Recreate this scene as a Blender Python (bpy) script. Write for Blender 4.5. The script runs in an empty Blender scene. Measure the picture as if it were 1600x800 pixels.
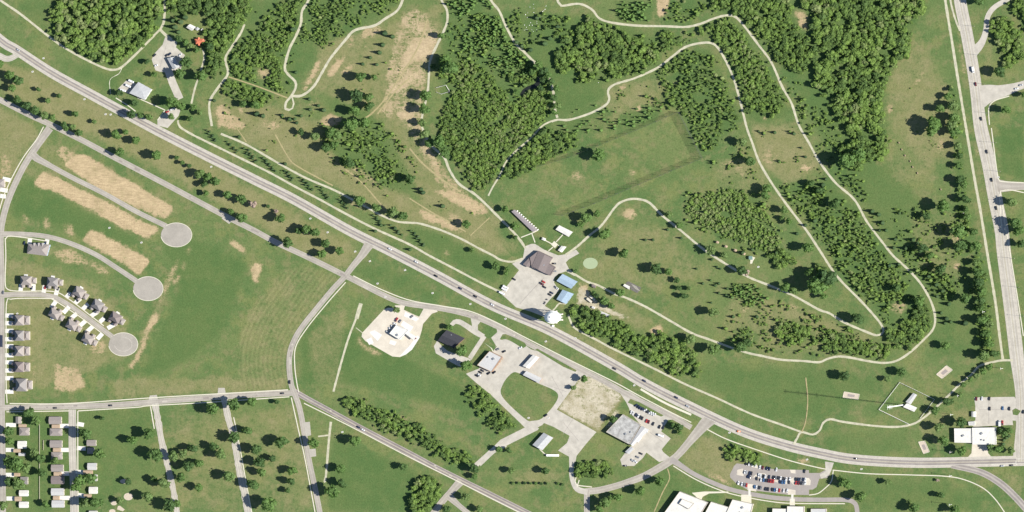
import bpy, math, random
import numpy as np
from mathutils import Vector, Matrix
from mathutils.geometry import tessellate_polygon
random.seed(7)
rng = np.random.default_rng(7)
scene = bpy.context.scene
C = scene.collection
# ------------------------------------------------------------------ camera, sky, sun, exposure
M = 0.8                                  # metres per pixel of the 1600 px wide photograph
W = 1600 * M
D = 7000.0
TH = math.radians(14.0)
cam_d = bpy.data.cameras.new('camera'); cam = bpy.data.objects.new('camera', cam_d); C.objects.link(cam)
cam.location = (D * math.sin(TH), 0, D * math.cos(TH)); cam.rotation_euler = (0, TH, 0)
cam_d.sensor_width = 36; cam_d.lens = 36 * D / W; cam_d.clip_start = 10; cam_d.clip_end = 40000
scene.camera = cam
to_sun = Vector((1.38, -0.15, 1.0)).normalized()
sun_d = bpy.data.lights.new('sun', 'SUN'); sun = bpy.data.objects.new('sun', sun_d); C.objects.link(sun)
sun_d.energy = 5.0; sun_d.angle = math.radians(0.5); sun_d.color = (1.0, 0.965, 0.895)
sun.rotation_euler = (-to_sun).to_track_quat('-Z', 'Y').to_euler(); sun.location = to_sun * 900
world = bpy.data.worlds.new('World'); scene.world = world; world.use_nodes = True
nt = world.node_tree
sky = nt.nodes.new('ShaderNodeTexSky'); sky.sky_type = 'NISHITA'; sky.sun_disc = False
sky.sun_elevation = math.asin(to_sun.z); sky.sun_rotation = math.atan2(to_sun.x, to_sun.y)
sky.air_density = 0.75; sky.dust_density = 0.3; sky.ozone_density = 2.0
bg = nt.nodes['Background']; bg.inputs[1].default_value = 0.085
nt.links.new(sky.outputs[0], bg.inputs[0])
vs = scene.view_settings
vs.view_transform = 'Standard'; vs.look = 'None'; vs.gamma = 1; vs.exposure = 0.84; vs.use_curve_mapping = False
scene.cycles.max_bounces = 6; scene.cycles.diffuse_bounces = 3; scene.cycles.transmission_bounces = 4; scene.cycles.transparent_max_bounces = 12

# ------------------------------------------------------------------ photograph pixel -> point of the ground
_ct, _st = math.cos(TH), math.sin(TH)
def G(px, py, z=0.0):
    x = (px - 800) / 1600 * W / D; y = -(py - 400) / 1600 * W / D
    dx, dy, dz = x * _ct - _st, y, -x * _st - _ct
    t = (z - D * _ct) / dz
    return Vector((D * _st + dx * t, dy * t, z))
def Garr(px, py):
    x = (px - 800) / 1600 * W / D; y = -(py - 400) / 1600 * W / D
    dx, dz = x * _ct - _st, -x * _st - _ct
    t = (-D * _ct) / dz
    return D * _st + dx * t, y * t

# ------------------------------------------------------------------ materials
MATS = {}
K = 0.77                      # the photograph is exposed for the woods; paving, soil and roofs keep modest base colours
FULL = {'white_paint', 'roof_white', 'bark', 'dead_twig', 'window_glass', 'tyre_rubber'}
def mat(name, col, rough=0.85, var=0.12, scale=0.6, spec=0.2, metal=0.0, bump=0.0):
    if name in MATS: return MATS[name]
    m = bpy.data.materials.new(name); m.use_nodes = True; n = m.node_tree.nodes; l = m.node_tree.links
    b = n['Principled BSDF']; b.inputs['Roughness'].default_value = rough; b.inputs['Metallic'].default_value = metal
    b.inputs['Specular IOR Level'].default_value = spec
    tc = n.new('ShaderNodeTexCoord'); mp = n.new('ShaderNodeNewGeometry')
    nz = n.new('ShaderNodeTexNoise'); nz.inputs['Scale'].default_value = scale; nz.inputs['Detail'].default_value = 5
    nz.inputs['Roughness'].default_value = 0.65
    l.new(mp.outputs['Position'], nz.inputs['Vector'])
    r = n.new('ShaderNodeMapRange'); r.inputs[1].default_value = 0.3; r.inputs[2].default_value = 0.7
    r.inputs[3].default_value = 1 - var; r.inputs[4].default_value = 1 + var
    l.new(nz.outputs[0], r.inputs[0])
    mx = n.new('ShaderNodeMix'); mx.data_type = 'RGBA'; mx.blend_type = 'MULTIPLY'; mx.inputs[0].default_value = 1
    mx.inputs[6].default_value = (*(col if name in FULL else [c * K for c in col]), 1); l.new(r.outputs[0], mx.inputs[7]); l.new(mx.outputs[2], b.inputs['Base Color'])
    if bump:
        bp = n.new('ShaderNodeBump'); bp.inputs['Strength'].default_value = bump; bp.inputs['Distance'].default_value = 0.3
        l.new(nz.outputs[0], bp.inputs['Height']); l.new(bp.outputs[0], b.inputs['Normal'])
    MATS[name] = m
    return m

def noise_node(n, l, vec, scale, detail=4, rough=0.6):
    nz = n.new('ShaderNodeTexNoise'); nz.inputs['Scale'].default_value = scale
    nz.inputs['Detail'].default_value = detail; nz.inputs['Roughness'].default_value = rough
    l.new(vec, nz.inputs['Vector']); return nz.outputs[0]
def maprange(n, l, v, a, b, c=0.0, d=1.0, smooth=False):
    r = n.new('ShaderNodeMapRange'); r.clamp = True
    if smooth: r.interpolation_type = 'SMOOTHSTEP'
    for i, q in enumerate((a, b, c, d)): r.inputs[i + 1].default_value = q
    l.new(v, r.inputs[0]); return r.outputs[0]
def mixc(n, l, f, a, b, mode='MIX'):
    mx = n.new('ShaderNodeMix'); mx.data_type = 'RGBA'; mx.blend_type = mode
    if isinstance(f, (int, float)): mx.inputs[0].default_value = f
    else: l.new(f, mx.inputs[0])
    for q, s in ((a, 6), (b, 7)):
        if isinstance(q, tuple): mx.inputs[s].default_value = (*q, 1)
        else: l.new(q, mx.inputs[s])
    return mx.outputs[2]
def math_n(n, l, op, a, b):
    m = n.new('ShaderNodeMath'); m.operation = op
    for q, s in ((a, 0), (b, 1)):
        if isinstance(q, (int, float)): m.inputs[s].default_value = q
        else: l.new(q, m.inputs[s])
    return m.outputs[0]

def ground_material():
    m = bpy.data.materials.new('grass_ground'); m.use_nodes = True; n = m.node_tree.nodes; l = m.node_tree.links
    b = n['Principled BSDF']; b.inputs['Roughness'].default_value = 0.95; b.inputs['Specular IOR Level'].default_value = 0.05
    pos = n.new('ShaderNodeNewGeometry').outputs['Position']
    at = n.new('ShaderNodeAttribute'); at.attribute_name = 'zones'
    sep = n.new('ShaderNodeSeparateColor'); l.new(at.outputs['Color'], sep.inputs[0])
    dry, bare, lush = sep.outputs[0], sep.outputs[1], sep.outputs[2]
    ms = n.new('ShaderNodeAttribute'); ms.attribute_name = 'mow'
    n1 = noise_node(n, l, pos, 0.011, 6, 0.65); n2 = noise_node(n, l, pos, 0.06, 6, 0.7); n3 = noise_node(n, l, pos, 0.5, 4, 0.75)
    n4 = noise_node(n, l, pos, 0.17, 8, 0.8); n5 = noise_node(n, l, pos, 0.028, 5, 0.7)
    def plus(a, q, k): return math_n(n, l, 'ADD', a, math_n(n, l, 'MULTIPLY', math_n(n, l, 'SUBTRACT', q, 0.5), k))
    g = mixc(n, l, maprange(n, l, n1, 0.42, 0.58), (0.112, 0.178, 0.068), (0.160, 0.206, 0.084))
    g = mixc(n, l, maprange(n, l, n5, 0.48, 0.62, 0, 0.8, True), g, (0.200, 0.222, 0.092))           # sun-yellowed turf
    g = mixc(n, l, maprange(n, l, n2, 0.50, 0.62, 0, 0.75), g, (0.225, 0.220, 0.112))
    g = mixc(n, l, maprange(n, l, n4, 0.48, 0.30, 0, 0.75), g, (0.058, 0.110, 0.036))                      # clumps of rank grass
    g = mixc(n, l, maprange(n, l, plus(lush, n2, 0.9), 0.1, 0.8, 0, 0.8, True), g, mixc(n, l, maprange(n, l, n2, .3, .7), (0.078, 0.146, 0.052), (0.118, 0.180, 0.064)))
    dc = mixc(n, l, maprange(n, l, n2, 0.35, 0.65), (0.222, 0.222, 0.104), (0.288, 0.262, 0.146))
    dc = mixc(n, l, maprange(n, l, n4, 0.45, 0.30, 0, 0.8), dc, (0.105, 0.150, 0.050))
    halo = math_n(n, l, 'MAXIMUM', dry, math_n(n, l, 'MULTIPLY', bare, 1.2))
    g = mixc(n, l, maprange(n, l, plus(plus(halo, n4, 1.3), n5, 0.8), 0.08, 0.80, 0, 0.94, True), g, dc)
    mpn = n.new('ShaderNodeMapping'); mpn.inputs['Rotation'].default_value = (0, 0, math.radians(33)); mpn.inputs['Scale'].default_value = (0.10, 0.55, 1); l.new(pos, mpn.inputs[0])
    n6 = noise_node(n, l, mpn.outputs[0], 1.0, 4, 0.7)
    bc = mixc(n, l, maprange(n, l, plus(n6, n4, 0.6), 0.35, 0.62), (0.63, 0.50, 0.315), (0.44, 0.34, 0.215))
    bc = mixc(n, l, at.outputs['Alpha'], bc, mixc(n, l, maprange(n, l, n2, 0.35, 0.62), (0.62, 0.57, 0.47), (0.46, 0.42, 0.31)))
    bc = mixc(n, l, maprange(n, l, plus(n3, n2, 1.2), 0.52, 0.80, 0, 0.7), bc, (0.24, 0.215, 0.105))                       # weeds
    bc = mixc(n, l, 1.0, bc, (1.04, 0.99, 1.06), 'MULTIPLY')
    g = mixc(n, l, maprange(n, l, plus(plus(plus(plus(bare, n4, 1.5), n6, 0.9), n5, 0.8), n3, 0.4), 0.32, 0.66, 0, 0.93, True), g, bc)
    wv = n.new('ShaderNodeMath'); wv.operation = 'SINE'; l.new(ms.outputs['Fac'], wv.inputs[0])
    g = mixc(n, l, 1.0, g, maprange(n, l, wv.outputs[0], -1, 1, 0.925, 1.075), 'MULTIPLY')
    g = mixc(n, l, 1.0, g, maprange(n, l, n3, 0.3, 0.7, 0.80 * 0.725, 1.20 * 0.725), 'MULTIPLY')
    g = mixc(n, l, 1.0, g, (1.04, 1.055, 0.93), 'MULTIPLY')
    l.new(g, b.inputs['Base Color'])
    bp = n.new('ShaderNodeBump'); bp.inputs['Strength'].default_value = 0.5; bp.inputs['Distance'].default_value = 0.6
    l.new(n3, bp.inputs['Height']); l.new(bp.outputs[0], b.inputs['Normal'])
    return m
GROUND = ground_material()

def leaf_material(name, a, b_, c, individual):
    m = bpy.data.materials.new(name); m.use_nodes = True; n = m.node_tree.nodes; l = m.node_tree.links
    b = n['Principled BSDF']; b.inputs['Roughness'].default_value = 0.7; b.inputs['Specular IOR Level'].default_value = 0.15
    pos = n.new('ShaderNodeNewGeometry').outputs['Position']
    if individual: t = n.new('ShaderNodeObjectInfo').outputs['Random']
    else:
        at = n.new('ShaderNodeAttribute'); at.attribute_name = 'tint'; t = at.outputs['Fac']
    g = mixc(n, l, maprange(n, l, t, 0.0, 0.6), a, b_)
    g = mixc(n, l, maprange(n, l, t, 0.75, 1.0, 0, 0.8), g, c)
    n2 = noise_node(n, l, pos, 0.5, 3)
    g = mixc(n, l, 1.0, g, maprange(n, l, n2, 0.3, 0.7, 0.78, 1.22), 'MULTIPLY')
    l.new(g, b.inputs['Base Color'])
    tr = n.new('ShaderNodeBsdfTranslucent'); l.new(mixc(n, l, 1.0, g, (1.25, 1.3, .7), 'MULTIPLY'), tr.inputs[0])     # leaves let light through
    ms = n.new('ShaderNodeMixShader'); ms.inputs[0].default_value = 0.45
    l.new(b.outputs[0], ms.inputs[1]); l.new(tr.outputs[0], ms.inputs[2]); l.new(ms.outputs[0], n['Material Output'].inputs[0])
    return m
LEAF = leaf_material('leaf', (0.082, 0.145, 0.054), (0.140, 0.235, 0.070), (0.195, 0.265, 0.105), True)
LEAF_W = leaf_material('leaf_wood', (0.118, 0.188, 0.058), (0.200, 0.298, 0.074), (0.262, 0.302, 0.135), False)
NEEDLE = leaf_material('needle', (0.055, 0.100, 0.046), (0.082, 0.140, 0.056), (0.100, 0.150, 0.075), True)
NEEDLE_W = leaf_material('needle_wood', (0.115, 0.200, 0.066), (0.170, 0.280, 0.080), (0.215, 0.285, 0.110), False)
DEADLEAF = mat('dead_twig', (0.25, 0.19, 0.15), var=0.2)
BARK = mat('bark', (0.11, 0.085, 0.065), bump=0.3)

def road_material(name, col, dark, track, seam=0.0, rag=0.0):
    """worn paving: wheel tracks run along the lane (UV across = y)"""
    m = bpy.data.materials.new(name); m.use_nodes = True; n = m.node_tree.nodes; l = m.node_tree.links
    b = n['Principled BSDF']; b.inputs['Roughness'].default_value = 0.9; b.inputs['Specular IOR Level'].default_value = 0.15
    pos = n.new('ShaderNodeNewGeometry').outputs['Position']
    uv = n.new('ShaderNodeUVMap'); sx = n.new('ShaderNodeSeparateXYZ'); l.new(uv.outputs[0], sx.inputs[0])
    n1 = noise_node(n, l, pos, 0.06, 7, 0.75); n2 = noise_node(n, l, pos, 0.9, 4, 0.7)
    v = math_n(n, l, 'MULTIPLY', sx.outputs[1], track * 2 * math.pi)
    s = n.new('ShaderNodeMath'); s.operation = 'COSINE'; l.new(v, s.inputs[0])
    tr = maprange(n, l, math_n(n, l, 'ADD', s.outputs[0], math_n(n, l, 'MULTIPLY', math_n(n, l, 'SUBTRACT', n1, 0.5), 1.2)), 0.9, -0.9, 0, 1)
    g = mixc(n, l, tr, col, dark)
    g = mixc(n, l, 1.0, g, maprange(n, l, n1, 0.3, 0.7, 0.82, 1.14), 'MULTIPLY')
    g = mixc(n, l, 1.0, g, maprange(n, l, n2, 0.3, 0.7, 0.9, 1.1), 'MULTIPLY')
    if seam:
        f = n.new('ShaderNodeMath'); f.operation = 'FRACT'; l.new(math_n(n, l, 'DIVIDE', sx.outputs[0], seam), f.inputs[0])
        g = mixc(n, l, maprange(n, l, f.outputs[0], 0.0, 0.05, 0.22, 0), g, (0.2, 0.18, 0.16))
    g = mixc(n, l, 1.0, g, (K, K, K), 'MULTIPLY')
    l.new(g, b.inputs['Base Color'])
    return m
ASPHALT = road_material('highway_asphalt', (0.45, 0.405, 0.352), (0.30, 0.266, 0.243), 2)
ASPHALT2 = road_material('street_asphalt', (0.465, 0.425, 0.36), (0.405, 0.365, 0.308), 2, seam=11)
OLDROAD = road_material('diagonal_asphalt', (0.44, 0.39, 0.345), (0.25, 0.215, 0.20), 2)
CONCRETE_ROAD = road_material('concrete_road', (0.56, 0.52, 0.44), (0.46, 0.42, 0.355), 3, seam=9)
SHOULDER = mat('gravel_shoulder', (0.53, 0.485, 0.41), var=0.16, scale=0.25)
GRAVEL = mat('gravel_path', (0.535, 0.505, 0.365), var=0.2, scale=0.22)
GRAVEL_LOT = mat('lot_surface', (0.53, 0.49, 0.415), var=0.16, scale=0.12)
LOT_DARK = mat('lot_asphalt', (0.37, 0.332, 0.298), var=0.1, scale=0.12)
LOT_PALE = mat('lot_concrete', (0.66, 0.59, 0.48), var=0.14, scale=0.1)
WALK = mat('concrete_walk', (0.70, 0.655, 0.52), var=0.08, scale=0.5)
DRIVE = mat('concrete_drive', (0.78, 0.745, 0.68), var=0.08, scale=0.5)
DIRT = mat('dirt_track', (0.40, 0.34, 0.175), var=0.2, scale=0.4)
SAND = mat('sand', (0.60, 0.51, 0.40), var=0.12, scale=0.5)
WHITE = mat('white_paint', (0.80, 0.78, 0.74), var=0.05)
MARK = mat('marking_paint', (0.72, 0.69, 0.60), var=0.2, scale=2)
YELLOW = mat('yellow_paint', (0.50, 0.45, 0.30), var=0.2, scale=2)
STEEL = mat('steel', (0.42, 0.43, 0.44), rough=0.5, metal=0.4)
DARKSTEEL = mat('dark_steel', (0.10, 0.10, 0.11), rough=0.6)
GLASS = mat('window_glass', (0.03, 0.04, 0.055), rough=0.12, spec=0.6, var=0.02)
TYRE = mat('tyre_rubber', (0.02, 0.02, 0.02), rough=0.9)
R_BROWN = mat('roof_brown', (0.235, 0.195, 0.185), var=0.14, scale=0.9)
R_GREY = mat('roof_grey', (0.27, 0.25, 0.24), var=0.14, scale=0.9)
R_TAUPE = mat('roof_taupe', (0.33, 0.29, 0.265), var=0.12, scale=0.9)
R_TAN = mat('roof_tan', (0.48, 0.36, 0.25), var=0.14, scale=0.9)
R_WHITE = mat('roof_white', (0.57, 0.55, 0.50), var=0.12, scale=0.35)
R_PALE = mat('roof_pale', (0.56, 0.55, 0.53), var=0.10, scale=0.7)
R_METAL = mat('roof_metal', (0.50, 0.505, 0.50), rough=0.5, var=0.12, scale=0.4)
R_BLUE = mat('roof_blue', (0.36, 0.46, 0.55), rough=0.5, var=0.10, scale=0.4)
R_ORANGE = mat('roof_orange', (0.66, 0.20, 0.11), var=0.15, scale=0.8)
R_DARK = mat('roof_dark', (0.055, 0.055, 0.065), var=0.2, scale=0.9)
R_WORN = mat('roof_worn', (0.42, 0.41, 0.385), var=0.42, scale=0.22)
R_MAUVE = mat('roof_mauve', (0.33, 0.29, 0.29), var=0.1, scale=0.8)
R_GREEN = mat('roof_green', (0.20, 0.31, 0.27), var=0.1)
W_BEIGE = mat('wall_beige', (0.52, 0.47, 0.39)); W_WHITE = mat('wall_white', (0.74, 0.72, 0.68)); W_BRICK = mat('wall_brick', (0.36, 0.20, 0.14), var=0.2, scale=2)
W_BLUE = mat('wall_blue', (0.36, 0.44, 0.53)); W_TAN = mat('wall_tan', (0.50, 0.36, 0.24))

# ------------------------------------------------------------------ mesh helpers
class MB:
    def __init__(s): s.v, s.f, s.m, s.uv = [], [], [], None
    def add(s, vs, fs, mi=0):
        o = len(s.v); s.v += [tuple(v) for v in vs]; s.f += [tuple(i + o for i in f) for f in fs]; s.m += [mi] * len(fs)
    def box(s, c, size, rz=0.0, mi=0):
        hx, hy, hz = size[0] / 2, size[1] / 2, size[2] / 2; ca, sa = math.cos(rz), math.sin(rz); vs = []
        for z in (-hz, hz):
            for x, y in ((-hx, -hy), (hx, -hy), (hx, hy), (-hx, hy)):
                vs.append((c[0] + x * ca - y * sa, c[1] + x * sa + y * ca, c[2] + z))
        s.add(vs, [(3, 2, 1, 0), (4, 5, 6, 7), (0, 1, 5, 4), (1, 2, 6, 5), (2, 3, 7, 6), (3, 0, 4, 7)], mi)
    def tube(s, a, b, r0, r1=None, k=6, mi=0):
        r1 = r0 if r1 is None else r1; a, b = Vector(a), Vector(b); d = (b - a).normalized()
        u = d.orthogonal().normalized(); w = d.cross(u); vs = []
        for p, r in ((a, r0), (b, r1)):
            for i in range(k):
                q = 2 * math.pi * i / k; vs.append(p + u * (r * math.cos(q)) + w * (r * math.sin(q)))
        s.add(vs, [(i, (i + 1) % k, k + (i + 1) % k, k + i) for i in range(k)] + [tuple(range(k))[::-1], tuple(range(k, 2 * k))], mi)
    def lathe(s, prof, k=24, sx=1.0, mi=0):
        vs = [(r * math.cos(2 * math.pi * i / k) * sx, r * math.sin(2 * math.pi * i / k), z) for r, z in prof for i in range(k)]
        fs = [(j * k + i, j * k + (i + 1) % k, (j + 1) * k + (i + 1) % k, (j + 1) * k + i) for j in range(len(prof) - 1) for i in range(k)]
        s.add(vs, fs, mi)
    def prism(s, poly, z0, z1, mi=0, bottom=True):
        n = len(poly); vs = [(p[0], p[1], z0) for p in poly] + [(p[0], p[1], z1) for p in poly]
        tr = tessellate_polygon([[Vector((p[0], p[1], 0)) for p in poly]])
        fs = [(i, (i + 1) % n, n + (i + 1) % n, n + i) for i in range(n)] + [tuple(i + n for i in t) for t in tr]
        if bottom: fs += [t[::-1] for t in tr]
        s.add(vs, fs, mi)
    def mesh(s, name, mats):
        me = bpy.data.meshes.new(name); me.from_pydata(s.v, [], s.f)
        for m in mats: me.materials.append(m)
        if len(mats) > 1: me.polygons.foreach_set('material_index', s.m)
        me.update(); return me
    def obj(s, name, mats, parent=None, loc=None, smooth=False):
        me = s.mesh(name, mats if isinstance(mats, (list, tuple)) else [mats])
        if smooth: me.polygons.foreach_set('use_smooth', [True] * len(me.polygons))
        o = bpy.data.objects.new(name, me); C.objects.link(o)
        if loc is not None: o.location = loc
        if parent: o.parent = parent
        return o
def link(name, me, parent=None, loc=None, rz=0.0, sc=None):
    o = bpy.data.objects.new(name, me); C.objects.link(o)
    if loc is not None: o.location = loc
    o.rotation_euler = (0, 0, rz)
    if sc is not None: o.scale = sc if hasattr(sc, '__len__') else (sc, sc, sc)
    if parent: o.parent = parent
    return o
def tag(o, label=None, cat=None, group=None, kind=None):
    if label: o['label'] = label
    if cat: o['category'] = cat
    if group: o['group'] = group
    if kind: o['kind'] = kind
    return o
def empty(name, loc, rz=0.0, sc=None):
    o = bpy.data.objects.new(name, None); C.objects.link(o); o.location = loc; o.rotation_euler = (0, 0, rz); o.empty_display_size = 0.5
    if sc is not None: o.scale = sc
    return o
def tri_mesh(name, v, f, mats, tint=None, smooth=False):
    me = bpy.data.meshes.new(name); v = np.asarray(v, np.float32); f = np.asarray(f, np.int32); k = f.shape[1]
    me.vertices.add(len(v)); me.vertices.foreach_set('co', v.ravel())
    me.loops.add(f.size); me.loops.foreach_set('vertex_index', f.ravel())
    me.polygons.add(len(f)); me.polygons.foreach_set('loop_start', np.arange(0, f.size, k, dtype=np.int32))
    me.polygons.foreach_set('loop_total', np.full(len(f), k, np.int32))
    if smooth: me.polygons.foreach_set('use_smooth', np.ones(len(f), bool))
    for m in mats: me.materials.append(m)
    if tint is not None:
        a = me.attributes.new('tint', 'FLOAT', 'POINT'); a.data.foreach_set('value', np.asarray(tint, np.float32))
    me.update(calc_edges=True); me.validate(); return me

def pip(poly, X, Y):
    inside = np.zeros(X.shape, bool); n = len(poly)
    for i in range(n):
        x0, y0 = poly[i]; x1, y1 = poly[(i + 1) % n]
        if y0 == y1: continue
        c = ((y0 > Y) != (y1 > Y)) & (X < (x1 - x0) * (Y - y0) / (y1 - y0) + x0)
        inside ^= c
    return inside
def ellipse(cx, cy, rx, ry, n=28, rot=0):
    return [(cx + rx * math.cos(2 * math.pi * i / n), cy + ry * math.sin(2 * math.pi * i / n)) for i in range(n)]
def smooth_line(pts, step=4.0, closed=False):
    if len(pts) < 3: 
        n = max(1, int(math.dist(pts[0], pts[1]) / 12)); 
        return [(pts[0][0] + (pts[1][0] - pts[0][0]) * i / n, pts[0][1] + (pts[1][1] - pts[0][1]) * i / n) for i in range(n + 1)]
    P = [np.array(p, float) for p in pts]
    if closed: P = [P[-1]] + P + [P[0], P[1]]
    else: P = [2 * P[0] - P[1]] + P + [2 * P[-1] - P[-2]]
    out = []
    for i in range(1, len(P) - 2):
        a, b, c, d = P[i - 1:i + 3]; k = max(1, int(np.linalg.norm(c - b) / step))
        for j in range(k):
            t = j / k
            out.append(tuple(0.5 * (2 * b + (c - a) * t + (2 * a - 5 * b + 4 * c - d) * t * t + (3 * b - a - 3 * c + d) * t ** 3)))
    out.append(tuple(P[-2])); return out

# ------------------------------------------------------------------ paved sheets: each lies a step above whatever it overlaps
LV = np.zeros((1040, 1840), np.int16)           # level map, one cell per pixel, offset 120
def _levels(cells):
    i = np.clip(cells[:, 1] + 120, 0, 1039).astype(int); j = np.clip(cells[:, 0] + 120, 0, 1839).astype(int)
    lev = int(LV[i, j].max()) + 1; LV[i, j] = lev
    for di, dj in ((0, 1), (1, 0), (0, -1), (-1, 0)):
        a, b = np.clip(i + di, 0, 1039), np.clip(j + dj, 0, 1839); LV[a, b] = np.maximum(LV[a, b], lev)
    return lev
STEP = 0.022
def ribbon(name, pts, width, m, smooth=True, extra=0.0, kind='structure', rag=0.0):
    line = smooth_line(pts) if smooth else pts
    L = np.array(line, float); n = len(L)
    w = np.interp(np.linspace(0, 1, n), np.linspace(0, 1, len(width)), width) if hasattr(width, '__len__') else np.full(n, float(width))
    t = np.gradient(L, axis=0); t /= np.maximum(np.linalg.norm(t, axis=1, keepdims=True), 1e-6); nr = np.stack([-t[:, 1], t[:, 0]], 1)
    if rag: w = w * (1 + rag * (rng.random(n) - 0.5))
    off = np.linspace(-0.5, 0.5, 2 * int(max(2, w.max())) + 1)
    fine = np.concatenate([L + (L2 - L) * q for L2 in (np.roll(L, -1, 0),) for q in (0, .25, .5, .75)]) if n > 1 else L
    fine = fine.reshape(4, n, 2)[:, :-1].reshape(-1, 2) if n > 1 else L
    nf = np.tile(nr[:-1], (4, 1)); wf = np.tile(w[:-1], 4)
    cells = np.concatenate([fine + nf * (wf * o)[:, None] for o in off])
    z = 0.02 + STEP * _levels(cells) + extra
    b = MB(); vs, uv = [], []; s = 0.0
    for i in range(n):
        if i: s += math.dist(L[i], L[i - 1]) * M
        for k, o in enumerate((-0.5, 0.5)):
            p = L[i] + nr[i] * w[i] * o; vs.append(G(p[0], p[1], z)); uv.append((s, k))
    top = [(2 * i, 2 * i + 2, 2 * i + 3, 2 * i + 1) for i in range(n - 1)]
    lo = len(vs); vs += [Vector((v.x, v.y, -0.05)) for v in vs]; uv += uv
    side = [(2 * i, lo + 2 * i, lo + 2 * i + 2, 2 * i + 2) for i in range(n - 1)] + [(2 * i + 1, 2 * i + 3, lo + 2 * i + 3, lo + 2 * i + 1) for i in range(n - 1)]
    side += [(0, 1, lo + 1, lo), (2 * n - 2, lo + 2 * n - 2, lo + 2 * n - 1, 2 * n - 1)]
    b.add(vs, top + side); o = b.obj(name, m)
    ul = o.data.uv_layers.new(name='UVMap'); idx = np.zeros(len(o.data.loops), np.int32); o.data.loops.foreach_get('vertex_index', idx)
    ul.data.foreach_set('uv', np.array(uv, np.float32)[idx].ravel())
    me = o.data
    return tag(o, kind=kind)
def sheet(name, poly, m, extra=0.0, kind='structure', smooth=False):
    if smooth: poly = smooth_line(poly, 3, True)[:-1]
    P = np.array(poly, float); x0, y0 = np.floor(P.min(0)); x1, y1 = np.ceil(P.max(0))
    X, Y = np.meshgrid(np.arange(x0, x1 + 1), np.arange(y0, y1 + 1)); k = pip(poly, X, Y)
    cells = np.concatenate([np.stack([X[k], Y[k]], 1), P])
    z = 0.02 + STEP * _levels(cells) + extra
    b = MB(); b.prism([G(p[0], p[1], z) for p in poly], -0.05, z, bottom=False)
    o = b.obj(name, m)
    return tag(o, kind=kind)
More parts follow.
